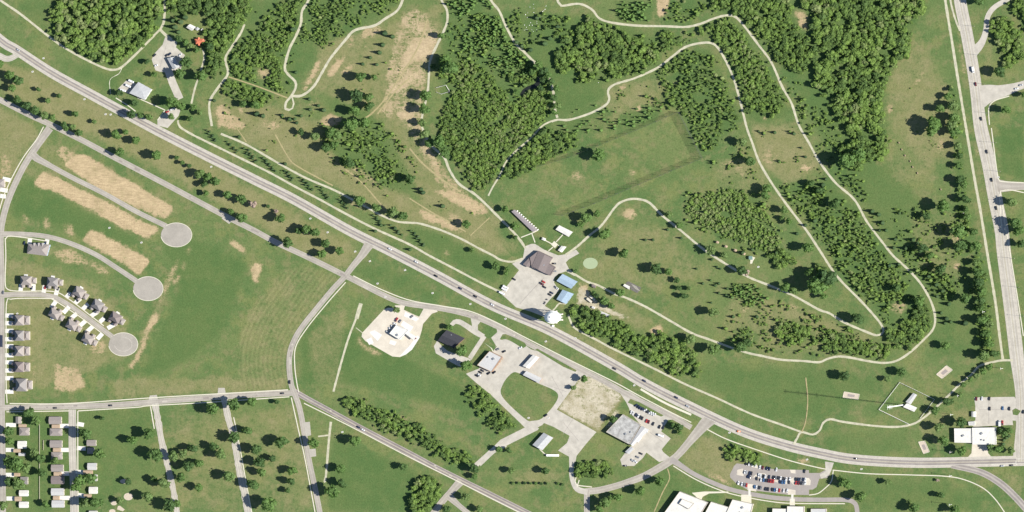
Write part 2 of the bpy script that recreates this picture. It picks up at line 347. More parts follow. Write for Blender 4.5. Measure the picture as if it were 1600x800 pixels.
# ------------------------------------------------------------------ woods (outlines used for the ground too)
WOODS = [
 # name, outline, spacing px, crown radius px, kind, label
 ('woodland', [(82,-12),(255,-12),(254,40),(240,60),(222,74),(200,88),(172,103),(135,92),(120,76),(95,68),(78,60),(75,50)], 9.0, 6.4, 'b', 'rounded wood of broadleaf trees inside the bend of the gravel path'),
 ('woodland', [(262,-12),(398,-12),(382,40),(370,52),(356,76),(346,100),(330,122),(322,100),(322,60),(328,34),(318,16),(300,20),(285,30),(266,26)], 7.2, 5.4, 'b', 'wood of dark trees behind the orange roofed house'),
 ('woodland', [(415,28),(440,6),(476,-10),(470,40),(455,62),(447,88),(440,120),(425,140),(415,133),(425,110),(405,98),(395,115),(405,130),(365,118),(360,95),(372,70),(395,55)], 5.2, 3.4, 'b', 'young wood with a bare square clearing in it'),
 ('thicket', [(358,124),(402,137),(428,152),(420,161),(405,166),(385,161),(345,143)], 5.2, 3.5, 'b', 'low thicket just south of the straight dirt track'),
 ('plantation', [(483,-10),(626,-10),(618,14),(600,20),(585,15),(565,35),(555,42),(530,60),(505,76),(490,65),(470,66),(472,45),(490,30),(482,15)], 4.4, 2.6, 'm', 'dense plantation above the winding gravel path'),
 ('plantation', [(722,57),(740,27),(780,27),(790,50),(810,75),(830,97),(825,118),(800,112),(785,120),(772,107),(760,85),(740,77),(722,75)], 4.6, 2.4, 'c', 'plantation of small conifers west of the gravel path'),
 ('plantation', [(700,-8),(764,-8),(770,10),(756,20),(735,22),(715,24),(700,12)], 4.8, 2.4, 'c', 'strip of small conifers along the top edge'),
 ('woodland', [(685,90),(698,86),(710,100),(740,97),(765,115),(785,140),(800,150),(850,140),(862,150),(858,175),(845,190),(832,205),(800,245),(780,262),(768,282),(748,302),(740,290),(725,275),(720,255),(700,240),(690,220),(685,195),(700,160),(715,135),(690,123)], 4.7, 3.2, 'b', 'big dense wood west of the netted field'),
 ('woodland', [(783,278),(790,262),(788,250),(810,232),(835,205),(880,203),(902,215),(898,230),(860,248),(832,262),(815,279)], 6.6, 4.6, 'b', 'wood along the upper edge of the netted field'),
 ('woodland', [(905,45),(915,27),(960,32),(968,50),(1005,66),(1033,86),(1025,98),(980,120),(965,118),(940,108),(920,116),(895,113),(868,105),(862,88),(878,70),(900,60)], 7.4, 5.4, 'b', 'wood between the two upper gravel paths'),
 ('thicket', [(1030,52),(1048,50),(1060,66),(1050,80),(1036,78)], 6.0, 4.2, 'b', 'small thicket below the top gravel path'),
 ('plantation', [(962,2),(1022,2),(1022,22),(1010,33),(975,34),(962,26)], 5.2, 2.5, 'c', 'scattered small conifers left of the bare patch at the top'),
 ('plantation', [(1044,4),(1095,-6),(1108,10),(1090,28),(1060,36),(1040,34)], 5.4, 2.8, 'm', 'scattered small trees right of the bare patch at the top'),
 ('woodland', [(1090,47),(1120,31),(1148,33),(1163,50),(1178,74),(1194,102),(1207,122),(1219,146),(1224,172),(1205,180),(1185,175),(1168,182),(1160,150),(1144,105),(1128,75),(1115,60)], 6.0, 4.0, 'b', 'wooded strip between the two long bends of path'),
 ('woodland', [(1110,-10),(1155,-10),(1232,-4),(1236,32),(1267,62),(1267,82),(1252,115),(1230,105),(1212,88),(1197,60),(1177,45),(1160,24),(1140,18),(1110,14)], 6.6, 4.6, 'b', 'wood outside the upper bend of path'),
 ('woodland', [(1250,-12),(1447,-12),(1441,18),(1425,30),(1422,70),(1410,90),(1395,110),(1385,130),(1375,155),(1378,190),(1385,210),(1392,230),(1385,245),(1355,252),(1345,262),(1310,258),(1320,235),(1330,215),(1322,190),(1302,175),(1290,150),(1272,130),(1280,110),(1270,90),(1276,60),(1271,30),(1258,15)], 8.4, 6.2, 'b', 'largest wood, along the west side of the bare meadow'),
 ('plantation', [(1018,112),(1060,82),(1088,78),(1108,84),(1124,100),(1140,142),(1156,187),(1150,197),(1126,215),(1118,232),(1098,242),(1076,200),(1064,172),(1040,168),(1018,158),(1040,140),(1030,128)], 5.6, 3.0, 'm', 'mixed plantation right of the netted field'),
 ('thicket', [(1070,325),(1077,312),(1100,307),(1130,297),(1152,296),(1180,320),(1200,340),(1220,370),(1222,392),(1195,396),(1185,386),(1175,388),(1135,370),(1105,355),(1080,345)], 5.0, 3.3, 'b', 'bright green thicket in the middle of the park'),
 ('thicket', [(1200,396),(1225,392),(1240,405),(1225,418),(1206,415)], 6.4, 4.8, 'b', 'small thicket below the bright green thicket'),
 ('plantation', [(1222,290),(1262,288),(1295,305),(1300,330),(1290,345),(1262,340),(1240,322)], 6.8, 3.2, 'm', 'loose trees between the two long paths'),
 ('plantation', [(1288,330),(1335,328),(1348,350),(1372,385),(1392,402),(1410,425),(1395,450),(1385,472),(1365,476),(1342,455),(1322,435),(1308,418),(1300,395),(1290,370)], 5.8, 2.7, 'm', 'conifer plantation between the two long paths'),
 ('thicket', [(1440,470),(1452,480),(1456,500),(1450,518),(1436,532),(1420,545),(1403,540),(1385,522),(1388,512),(1412,505),(1425,490)], 6.4, 4.8, 'b', 'dark thicket inside the lower bend of path'),
 ('thicket', [(1282,520),(1305,518),(1330,530),(1360,532),(1395,545),(1385,560),(1350,556),(1325,556),(1300,552),(1285,545)], 6.4, 4.6, 'b', 'thicket above the lower gravel path'),
 ('thicket', [(1212,510),(1230,501),(1260,503),(1270,520),(1255,535),(1225,535),(1212,524)], 5.8, 4.2, 'b', 'round thicket in the rough grass'),
 ('thicket', [(1145,513),(1170,512),(1185,524),(1180,538),(1160,545),(1146,530)], 5.6, 3.2, 'm', 'small thicket beside the gap in the lower path'),
 ('plantation', [(1142,446),(1165,443),(1200,452),(1202,465),(1185,475),(1175,482),(1160,470),(1145,462)], 4.6, 2.2, 'c', 'small conifer plantation in the park lawn'),
 ('woodland', [(888,482),(915,480),(960,500),(975,508),(1005,527),(1035,522),(1070,535),(1087,555),(1097,583),(1060,587),(1020,568),(1005,554),(960,542),(930,527),(900,506)], 6.8, 4.8, 'b', 'wood running east from the water tower'),
 ('tree_belt', [(537,620),(555,621),(585,637),(607,645),(640,660),(670,678),(700,695),(735,712),(740,728),(725,728),(690,715),(660,697),(640,685),(620,680),(580,662),(560,650),(537,633)], 6.6, 4.2, 'b', 'narrow tree belt along the diagonal road'),
 ('tree_belt', [(728,607),(755,608),(775,632),(800,655),(802,668),(782,675),(765,668),(748,646),(735,630)], 6.4, 4.8, 'b', 'tree belt on the slope below the shops'),
 ('thicket', [(900,728),(912,722),(935,719),(955,722),(957,740),(930,745),(905,745)], 6.2, 4.8, 'b', 'oval thicket beside the curved road junction'),
 ('thicket', [(650,748),(670,745),(692,760),(685,785),(675,812),(640,812),(645,775)], 6.8, 5.2, 'b', 'thicket at the bottom edge below the diagonal road'),
 ('thicket', [(1122,708),(1135,697),(1160,700),(1185,710),(1195,718),(1180,725),(1160,717),(1130,716)], 5.8, 4.2, 'b', 'thicket above the school car park'),
 ('thicket', [(1540,30),(1565,22),(1585,40),(1597,60),(1600,90),(1575,108),(1565,90),(1560,65),(1545,50)], 6.4, 4.8, 'b', 'thicket east of the tan curving drive'),
 ('thicket', [(1578,-10),(1612,-10),(1612,50),(1598,45),(1585,20)], 6.8, 5.2, 'b', 'thicket in the top corner by the east road'),
 ('plantation', [(535,205),(575,195),(600,215),(608,240),(615,262),(625,285),(590,285),(575,262),(568,235),(535,225)], 5.2, 2.7, 'm', 'young trees among the dry meadow'),
 ('thicket', [(1415,425),(1440,418),(1475,430),(1500,445),(1495,475),(1475,470),(1450,455),(1430,445)], 6.2, 3.0, 'm', 'loose young trees outside the lower bend of path'),
 ('plantation', [(1300,272),(1330,268),(1352,290),(1354,312),(1338,308),(1318,290)], 5.4, 2.7, 'm', 'young trees right of the upper long path'),
 ('thicket', [(1280,405),(1300,425),(1306,445),(1290,452),(1275,440)], 6.5, 4.8, 'b', 'grey green thicket at the edge of the inner path'),
 ('plantation', [(795,122),(838,100),(855,108),(858,118),(842,140),(815,140),(800,148)], 5.6, 3.6, 'm', 'trees around the dark gully'),
 ('plantation', [(795,22),(812,14),(818,40),(812,60),(800,55),(792,40)], 4.8, 2.5, 'm', 'small trees left of the scattered white stones'),
 ('plantation', [(845,25),(870,20),(892,28),(890,48),(870,60),(850,55),(840,70),(818,72),(815,55),(840,45)], 6.4, 3.2, 'm', 'loose trees right of the scattered white stones'),
 ('plantation', [(905,160),(958,172),(960,205),(905,210),(880,200)], 9.0, 2.4, 'c', 'scattered small conifers above the netted field'),
 ('plantation', [(1005,165),(1035,160),(1030,185),(985,200),(962,205),(965,180)], 9.0, 2.6, 'c', 'scattered bushes at the corner of the netted field'),
]
WOODS += [
 ('tree_belt', [(1520,398),(1534,398),(1549,500),(1550,562),(1532,560),(1523,470)], 7.4, 3.8, 'b', 'narrow line of trees along the eastern gravel path, lower half'),
 ('tree_belt', [(1482,130),(1494,130),(1508,250),(1516,392),(1499,392),(1489,250)], 9.0, 3.4, 'm', 'narrow broken line of trees along the eastern gravel path, upper half')]
EXTRA_SHRUBS = [
 ([(1215,285),(1290,290),(1345,330),(1400,420),(1430,450),(1450,480),(1395,520),(1340,460),(1300,400),(1260,350)], 790, 2.10, 'mixed scrub and saplings between the two long paths'),
 ([(1140,440),(1300,500),(1390,540),(1390,560),(1200,552),(1130,530),(1140,480)], 457, 1.99, 'mixed scrub in the rough grass above the lower path'),
 ([(1250,150),(1300,180),(1325,240),(1310,280),(1290,250),(1240,180)], 249, 1.89, 'mixed scrub at the west foot of the largest wood'),
 ([(1400,320),(1510,330),(1520,460),(1440,440),(1400,390)], 374, 1.99, 'mixed scrub inside the eastern row of trees'),
 ([(880,50),(1090,50),(1050,120),(900,130)], 374, 2.31, 'mixed scrub around the wood between the upper paths'),
 ([(690,20),(780,20),(850,110),(860,190),(790,250),(840,140),(760,110),(700,90)], 624, 2.10, 'mixed scrub along the path beside the small conifers'),
 ([(360,20),(480,10),(450,150),(430,160),(340,140)], 291, 2.10, 'mixed scrub in the young wood by the clearing'),
 ([(480,180),(620,190),(660,280),(600,310),(520,260)], 499, 1.78, 'mixed scrub among the young trees in the dry meadow'),
 ([(1110,20),(1270,20),(1260,130),(1240,180),(1180,80)], 249, 2.10, 'mixed scrub under the outer wood by the upper bend'),
 ([(1130,190),(1165,190),(1190,290),(1100,250)], 99, 1.68, 'mixed scrub at the lower corner of the mixed plantation'),
 ([(1060,300),(1190,295),(1240,400),(1180,400),(1070,350)], 291, 1.99, 'mixed scrub fringing the bright green thicket'),  # scattered scrub in rough meadow: outline, number, radius, label
 ([(340,160),(440,165),(500,175),(500,190),(440,255),(350,210)], 46, 1.5, 'low scrub in the dry meadow below the path loop'),
 ([(560,60),(620,30),(650,20),(630,120),(600,150),(560,140)], 34, 1.6, 'low scrub between the winding path and bare strips'),
 ([(1170,190),(1250,200),(1300,270),(1290,330),(1240,300),(1190,230)], 60, 1.3, 'low scrub between the two long paths'),
 ([(1310,330),(1400,340),(1470,400),(1500,420),(1440,440),(1390,380),(1350,320)], 70, 1.6, 'low scrub in the eastern meadow'),
 ([(1150,480),(1280,500),(1380,535),(1360,555),(1280,560),(1190,550)], 60, 1.7, 'low scrub along the lower path'),
 ([(930,120),(1010,120),(1040,170),(960,200),(890,200)], 44, 1.7, 'low scrub north of the netted field'),
 ([(1380,150),(1440,130),(1490,170),(1470,260),(1400,260)], 26, 1.3, 'low scrub in the bare meadow'),
 ([(640,200),(690,250),(760,330),(700,370),(640,330)], 40, 1.3, 'low scrub in the dry slope west of the shelter'),
 ([(330,205),(345,205),(620,345),(800,400),(640,380),(560,345)], 20, 1.2, 'low scrub between the two paths by the highway'),
 ([(690,20),(780,30),(760,100),(700,85)], 40, 1.7, 'low scrub around the small conifers'),
 ([(1100,260),(1180,250),(1190,290),(1130,290)], 12, 1.4, 'low scrub beside the old foundations'),
]
# ------------------------------------------------------------------ ground: colour zones of the grass sheet
Z_DRY = [
 (.95, 3, [(906,586),(940,588),(968,605),(976,622),(960,642),(948,655),(938,677),(928,672),(868,640)]),
 (.75, 6, [(0,95),(60,110),(160,165),(300,235),(420,310),(540,375),(565,395),(535,425),(430,370),(320,305),(200,240),(90,190),(0,140)]),
 (.7, 6, [(-60,150),(0,165),(65,205),(40,240),(0,330),(-60,340)]),
 (.75, 8, [(335,150),(360,165),(430,165),(460,180),(500,190),(520,240),(560,270),(620,300),(690,330),(760,330),(800,395),(700,365),(600,335),(540,300),(440,255),(350,205),(330,185)]),
 (.6, 8, [(500,60),(560,50),(640,30),(690,0),(695,60),(665,140),(655,230),(720,310),(760,320),(660,330),(630,250),(600,190),(560,170),(480,140)]),
 (.15, 10, [(835,265),(1060,180),(1095,240),(900,330),(840,340),(780,340),(760,310)]),
 (.42, 4, [(470,410),(530,432),(480,510),(455,545),(450,610),(370,610),(375,520),(400,470),(440,425)]),
 (.35, 6, [(40,200),(75,215),(290,320),(240,360),(20,270)]),
 (.6, 5, [(180,592),(450,588),(450,612),(320,614),(180,622)]),
 (.6, 10, [(1385,90),(1440,60),(1490,150),(1500,250),(1440,260),(1390,200)]),
 (.75, 8, [(1170,190),(1250,200),(1285,260),(1230,290),(1190,260)]),
 (.4, 8, [(1370,210),(1460,210),(1470,290),(1400,290)]),
 (.4, 12, [(900,420),(960,350),(1010,330),(1090,400),(1130,430),(1000,460),(920,440)]),
 (.55, 8, [(1180,450),(1280,490),(1380,530),(1350,560),(1150,545),(1130,500),(1140,470)]),
 (.45, 8, [(1420,340),(1500,330),(1500,440),(1440,440)]),
 (.55, 8, [(10,400),(150,440),(200,500),(200,560),(90,600),(10,625)]),
 (.4, 8, [(1440,640),(1520,640),(1520,700),(1430,700)]),
 (.4, 12, [(260,640),(460,640),(490,800),(270,800)]),
 (.65, 6, [(1100,680),(1180,710),(1140,760),(1060,725)]),
 (.5, 10, [(960,130),(1060,110),(1040,170),(960,200),(890,215)]),
 (.6, 6, [(750,385),(800,372),(820,395),(770,398),(700,372),(735,362),(770,330),(790,345)]),
 (.55, 6, [(895,455),(960,470),(1030,500),(1000,520),(960,500),(915,470)]),
 (.45, 8, [(480,520),(545,470),(530,600),(490,600)]),
 (.5, 6, [(445,640),(470,640),(495,800),(460,800)]),
 (.55, 6, [(800,735),(880,735),(890,760),(800,760)]),
 (.45, 8, [(1100,250),(1190,250),(1210,300),(1130,300)]),
 (.55, 6, [(785,600),(850,590),(860,630),(830,655),(800,630)]),
 (.5, 5, [(1545,0),(1560,30),(1545,120),(1600,110),(1560,130),(1536,125)]),
 (.5, 6, [(1560,735),(1600,745),(1600,790)]),
 (.5, 6, [(885,515),(915,520),(980,560),(960,570),(880,530)]),
 (.55, 4, [(960,645),(990,640),(1150,690),(1240,730),(1200,712),(1110,672)]),
 (.4, 6, [(680,540),(760,560),(740,590),(690,560)]),
]
Z_BARE = [
 (.48, 5, [(630,18),(668,20),(690,50),(668,120),(660,200),(695,262),(735,305),(715,318),(680,280),(640,215),(620,175),(590,180),(606,120),(614,60)]),
 (.74, 2, [(100,257),(117,242),(132,240),(210,287),(274,325),(258,343),(190,316),(140,288)]), (.74, 2, [(52,288),(66,266),(110,287),(160,311),(212,339),(251,357),(229,374),(170,345),(110,312),(80,298)]), (.68, 2, [(128,376),(142,358),(200,387),(236,406),(217,431),(176,403)]),
 (.55, 3, [(565,40),(600,40),(590,55),(560,66)]), (.5, 3, [(630,20),(650,12),(660,22),(640,34)]), (.5, 3, [(545,52),(560,55),(552,75),(540,78)]), (.5, 3, [(680,265),(700,275),(690,292),(676,282)]), (.5, 4, [(700,330),(730,342),(722,356),(700,345)]),
 (.5, 3, [(410,185),(440,192),(430,205),(405,198)]), (.5, 3, [(470,162),(500,158),(495,166),(472,168)]), (.45, 4, [(540,305),(580,318),(570,330),(545,320)]),
 (0.96, 2, [(100,257),(117,242),(132,241),(150,253),(137,281),(118,270)]), (1.00, 2, [(139,281),(153,254),(181,272),(168,300),(150,291)]), (0.98, 2, [(170,301),(182,274),(209,289),(198,316),(184,309)]),
 (0.96, 2, [(200,317),(210,291),(223,297),(222,330),(212,325)]), (.7, 2, [(224,330),(226,300),(248,312),(274,325),(258,343),(240,338)]),
 (.50, 3, [(84,236),(98,226),(124,240),(100,256)]),
 (0.88, 2, [(52,288),(66,266),(91,279),(80,297),(68,296)]), (0.96, 2, [(84,297),(100,282),(122,294),(113,311),(98,306)]), (0.94, 2, [(115,312),(125,295),(155,309),(142,326),(128,320)]),
 (0.96, 2, [(144,327),(156,311),(183,326),(170,344),(158,338)]), (0.92, 2, [(173,345),(185,328),(212,341),(203,361),(188,355)]), (0.90, 2, [(205,362),(214,343),(236,350),(251,357),(229,374),(216,368)]),
 (0.90, 2, [(128,376),(142,358),(169,370),(160,391),(145,384)]), (0.90, 2, [(163,392),(172,372),(200,388),(190,410),(176,402)]), (0.88, 2, [(193,411),(202,390),(236,406),(217,431),(205,421)]),
 (.52, 3, [(75,392),(110,388),(150,408),(175,425),(168,432),(140,418),(100,412)]),
 (.45, 3, [(33,335),(45,335),(50,352),(35,350)]), (.5, 3, [(66,338),(78,338),(78,360),(68,358)]),
 (.48, 3, [(97,347),(112,348),(120,372),(100,368)]),
 (.75, 2, [(358,372),(366,374),(378,383),(388,394),(380,396),(360,383)]),
 (.75, 3, [(392,418),(400,410),(412,412),(408,425),(402,445),(393,438)]),
 (.72, 1, [(292,396),(296,384),(300,386),(294,402)]), (.75, 1, [(283,420),(287,406),(291,408),(287,424)]), (.75, 1, [(268,443),(279,428),(282,432),(274,448)]), (.78, 1, [(236,492),(247,490),(249,500),(236,512),(228,526),(224,522)]), (.8, 1, [(220,540),(226,520),(231,524),(226,546),(214,566),(203,580),(199,575),(212,556)]), (.5, 3, [(246,470),(262,452),(266,458),(252,476)]),
 (.5, 2, [(282,402),(274,430),(246,490),(220,545),(202,580),(200,575),(214,545),(238,490),(262,430),(276,402)]),
 (.6, 3, [(85,565),(125,575),(135,605),(110,613),(85,610)]),
 (.66, 3, [(906,588),(940,590),(965,605),(972,622),(958,640),(946,655),(936,675),(928,670),(870,638)]),
 (0.72, 3, [(624,45),(634,42),(618,90),(608,128),(600,126),(612,85)]), (0.78, 3, [(647,52),(655,33),(676,36),(664,52)]), (0.70, 3, [(640,58),(668,55),(688,45),(680,80),(664,98),(640,100),(622,120),(630,85)]),
 (0.64, 3, [(612,130),(640,112),(664,104),(650,130),(620,150),(604,146)]),
 (.55, 4, [(605,152),(622,150),(612,185),(598,185)]),
 (0.76, 3, [(618,174),(640,172),(655,186),(640,192),(622,186)]), (0.67, 3, [(640,195),(655,190),(664,215),(654,212)]), (0.68, 3, [(658,212),(668,215),(690,262),(676,262),(664,240)]), (.55, 3, [(597,168),(604,170),(602,190),(596,182)]),
 (0.72, 2, [(508,122),(522,98),(545,82),(541,92),(520,122)]), (0.70, 2, [(528,120),(545,98),(556,96),(550,108),(534,120)]), (.5, 3, [(500,135),(515,130),(510,142),(500,140)]),
 (0.74, 3, [(470,145),(495,95),(502,92),(500,105),(480,140)]),
 (.62, 3, [(560,80),(570,65),(576,72),(570,80)]),
 (0.84, 3, [(500,188),(515,178),(537,184),(528,197),(500,196)]),
 (0.62, 4, [(335,165),(345,160),(385,195),(390,205),(340,200)]), (.6, 3, [(368,166),(380,166),(385,178),(372,178)]),
 (0.67, 5, [(670,295),(720,297),(760,322),(766,336),(742,338),(700,312)]),
 (0.67, 5, [(652,325),(700,342),(730,366),(700,360),(660,342)]),
 (.42, 5, [(535,265),(560,255),(590,280),(600,300),(560,285)]),
 (.78, 3, [(1026,-5),(1049,-5),(1040,24),(1026,30)]),
 (.55, 4, [(1240,12),(1262,20),(1265,52),(1250,45),(1242,25)]),
 (.66, 3, ellipse(984,335,12,10)), (.5, 3, ellipse(1005,331,5,7)),
 (.6, 2, [(1117,256),(1145,248),(1150,256),(1122,262)]), (.55, 2, [(1148,258),(1156,258),(1167,280),(1158,282)]),
 (.45, 6, [(1183,230),(1200,232),(1222,245),(1218,262),(1196,262)]),
 (.58, 4, ellipse(1259,262,10,7)), (.45, 4, [(400,102),(422,104),(426,122),(402,124)]),
 (.95, 2, [(1013,522),(1028,507),(1037,516),(1028,523)]),
 (.70, 4, [(905,445),(917,442),(922,460),(935,472),(960,484),(985,496),(975,500),(945,488),(922,482),(900,475)]),
 (.45, 5, ellipse(903,274,12,9)), (.5, 4, ellipse(987,270,7,7)), (.45, 5, ellipse(1404,480,15,11)),
 (.55, 4, ellipse(1163,484,9,5)), (.45, 5, ellipse(1495,415,7,10)), (.5, 3, ellipse(1315,352,5,6)), (.5, 4, ellipse(1240,480,9,6)),
 (.45, 4, [(1085,725),(1140,750),(1150,762),(1110,748)]), (.62, 3, [(1238,718),(1262,716),(1272,724),(1250,724)]),
 (.8, 2, [(993,157),(1002,156),(1000,160),(994,161)]), (.85, 2, [(991,166),(1002,164),(1004,172),(994,174)]),
 (.5, 4, [(1050,125),(1068,128),(1055,138)]), (.6, 3, [(1186,183),(1203,181),(1200,190),(1190,190)]),
 (.55, 4, [(470,172),(495,165),(492,172),(470,173)]), (.55, 3, [(798,28),(808,30),(806,38),(798,36)]),
 (.5, 4, ellipse(1390,170,8,8)), (.5, 4, [(1422,140),(1440,105),(1450,112),(1430,138)]), (.45, 5, ellipse(1470,228,8,14)),
 (.5, 5, [(1480,360),(1505,370),(1500,385),(1485,380)]),
 (.5, 3, [(560,522),(568,538),(600,553),(595,558),(565,545),(556,532)]), (.6, 2, [(606,644),(625,648),(640,656),(640,660),(615,652)]),
 (.45, 4, [(0,232),(22,250),(18,275),(0,285)]), (.55, 3, [(690,395),(700,392),(705,400)]),
 (.5, 3, [(1316,732),(1330,735),(1322,737)]), (.55, 4, [(905,60),(925,38),(940,36),(925,50)]),
 (.5, 4, [(965,135),(975,128),(985,136),(965,145)]),
 (.5, 4, [(845,545),(870,552),(862,556)]), (.55, 3, [(960,640),(968,638),(968,655),(950,672),(945,668)]),
 (.5, 3, [(135,525),(170,535),(165,555),(140,552)]), (.4, 4, [(48,560),(56,560),(56,590),(50,590)]),
 (.55, 3, [(1525,205),(1531,240),(1528,260),(1522,230)]), (.6, 3, [(1496,48),(1500,48),(1510,120),(1504,118)]),
]
Z_LUSH = [
 (.75, 8, [(1225,285),(1290,280),(1345,325),(1400,410),(1450,470),(1455,510),(1395,520),(1340,455),(1300,400),(1250,330)]),
 (.6, 8, [(1290,255),(1400,260),(1450,330),(1500,420),(1500,540),(1470,520),(1455,460),(1400,390),(1340,310)]),
 (.7, 8, [(1110,25),(1150,35),(1240,180),(1180,200),(1130,90)]), (.7, 8, [(1100,0),(1450,0),(1380,150),(1390,240),(1300,260),(1250,150),(1180,50)]),
 (.65, 8, [(690,10),(860,20),(960,30),(1040,60),(1030,100),(950,130),(870,190),(780,280),(700,240),(680,90)]),
 (.6, 8, [(1020,110),(1110,70),(1160,190),(1100,245),(1060,180)]), (.6, 8, [(1180,300),(1225,400),(1180,400),(1070,340),(1130,290)]),
 (.6, 8, [(340,0),(640,0),(600,25),(500,80),(450,150),(350,130)]), (.55, 8, [(520,110),(600,110),(600,200),(660,290),(600,320),(500,230)]),
 (.5, 8, [(1130,500),(1300,490),(1400,540),(1380,562),(1150,548)]), (.5, 8, [(1400,400),(1560,420),(1560,560),(1460,560)]),
 (.7, 8, [(250,370),(300,370),(390,410),(350,520),(300,560),(240,590),(215,590),(280,450)]),
 (.75, 6, [(20,290),(60,275),(90,305),(220,375),(180,395),(60,345),(20,340)]),
 (.75, 8, [(470,490),(560,520),(700,590),(745,620),(720,640),(540,600),(470,600)]),
 (.7, 5, [(640,352),(700,368),(760,400),(790,415),(775,445),(720,415),(640,375)]),
 (.55, 5, [(545,400),(640,430),(700,470),(610,455),(545,420)]),
 (.6, 10, [(1090,565),(1300,575),(1400,600),(1300,650),(1200,660),(1090,600)]),
 (.45, 6, [(1290,670),(1425,672),(1427,712),(1340,712),(1285,700)]),
 (.8, 4, [(880,152),(940,132),(948,150),(880,182)]),
 (.8, 5, [(1562,200),(1600,200),(1600,280),(1565,270)]),
 (.65, 6, [(60,60),(90,90),(175,115),(240,70),(230,95),(170,145),(120,120)]),
 (.55, 8, [(1310,740),(1480,750),(1560,800),(1350,800)]),
 (.8, 8, [(520,680),(640,730),(700,770),(680,800),(510,800)]),
 (.5, 8, [(1340,270),(1400,250),(1430,300),(1380,330),(1340,300)]),
 (.6, 5, [(820,335),(870,330),(850,355),(835,352)]),
 (.5, 6, [(1305,455),(1340,480),(1370,510),(1330,500)]),
 (.6, 3, [(780,418),(808,405),(812,420),(785,445)]), (.6, 3, ellipse(925,623,14,5)),
 (.6, 6, [(780,605),(800,590),(812,620),(800,630)]), (.5, 8, [(1060,640),(1160,690),(1060,600)]),
 (.5, 6, [(70,60),(92,0),(20,0),(60,50)]), (.5, 5, [(10,645),(235,637),(240,740),(130,800),(20,800)]),
 (.5, 8, [(985,760),(1040,725),(1120,765),(1060,765),(1030,800),(920,800)]), (.5, 5, [(1490,0),(1495,200),(1520,300),(1500,120)]),
]
def build_ground():
    sx = 2.5
    xs = np.arange(-95, 1700, sx); ys = np.arange(-95, 900, sx)
    X, Y = np.meshgrid(xs, ys); gx, gy = Garr(X, Y)
    def blur(a, k):
        for ax in (0, 1):
            p = np.apply_along_axis(lambda r: np.convolve(np.pad(r, k, 'edge'), np.ones(2 * k + 1) / (2 * k + 1), 'valid'), ax, a) if k else a
            a = p
        return a
    def zone(zs):
        out = np.zeros(X.shape); 
        for s, feather, poly in zs:
            P = np.array(poly); x0, y0 = P.min(0) - 30; x1, y1 = P.max(0) + 30
            j = (xs >= x0) & (xs <= x1); i = (ys >= y0) & (ys <= y1)
            if not i.any() or not j.any(): continue
            sub = pip(poly, X[np.ix_(i, j)], Y[np.ix_(i, j)]).astype(float)
            k = max(1, int(round(feather / sx / 1.5)))
            sub = blur(blur(sub, k), k) * s
            out[np.ix_(i, j)] = np.maximum(out[np.ix_(i, j)], sub)
        return out
    dry, bare, lush = zone(Z_DRY), zone(Z_BARE), zone(Z_LUSH)
    wood = zone([(.8, 4, w[1]) for w in WOODS])
    lush = np.maximum(lush, wood * .8); dry = dry * (1 - .6 * wood)
    # mowing passes: distance to a guide line, per field
    mow = np.zeros(X.shape)
    def lines(poly, guide, period):
        k = pip(poly, X, Y); g = np.array(smooth_line(guide, 6)); px, py = X[k], Y[k]
        d = np.full(px.shape, 1e9)
        for a in g: d = np.minimum(d, np.hypot(px - a[0], py - a[1]))
        mow[k] = d * 2 * math.pi / period
    lines([(470,410),(530,432),(480,510),(455,545),(450,610),(370,610),(375,520),(400,470),(440,425)], [(560,400),(495,482),(453,552),(460,612)], 7)
    ny, nx = X.shape
    co = np.stack([gx, gy, np.zeros_like(gx)], -1).reshape(-1, 3)
    idx = np.arange(nx * ny).reshape(ny, nx)
    f = np.stack([idx[:-1, :-1], idx[1:, :-1], idx[1:, 1:], idx[:-1, 1:]], -1).reshape(-1, 4)
    # skirt of plain grass out to the horizon
    bx0, bx1, by1, by0 = gx[0, 0], gx[0, -1], gy[0, 0], gy[-1, 0]
    pale = zone([(1, 3, [(900,580),(950,585),(985,610),(985,640),(940,685),(860,640)]), (1, 4, [(890,440),(990,490),(990,505),(890,480)]), (.15, 5, [(600,10),(700,10),(680,260),(600,260)])])
    cols = np.stack([dry, bare, lush, pale], -1).reshape(-1, 4)
    R = 9000
    skirt = np.array([[-R, -R, 0], [R, -R, 0], [R, R, 0], [-R, R, 0]], float); o = len(co)
    c = [idx[-1, 0], idx[-1, -1], idx[0, -1], idx[0, 0]]
    fs = [[o, o + 1, c[1], c[0]], [o + 1, o + 2, c[2], c[1]], [o + 2, o + 3, c[3], c[2]], [o + 3, o, c[0], c[3]]]
    f = np.concatenate([f, np.array(fs)]); co = np.concatenate([co, skirt]); cols = np.concatenate([cols, np.zeros((4, 4))])
    me = tri_mesh('ground', co, f, [GROUND])
    a = me.attributes.new('zones', 'FLOAT_COLOR', 'POINT'); a.data.foreach_set('color', cols.astype(np.float32).ravel())
    a = me.attributes.new('mow', 'FLOAT', 'POINT'); a.data.foreach_set('value', np.concatenate([mow.ravel(), np.zeros(4)]).astype(np.float32))
    tag(link('ground', me), kind='structure')
build_ground()
# verge colour for islands laid over paving
VERGE = mat('verge_grass', (0.19, 0.215, 0.088), rough=0.95, var=0.35, scale=0.3, spec=0.05)

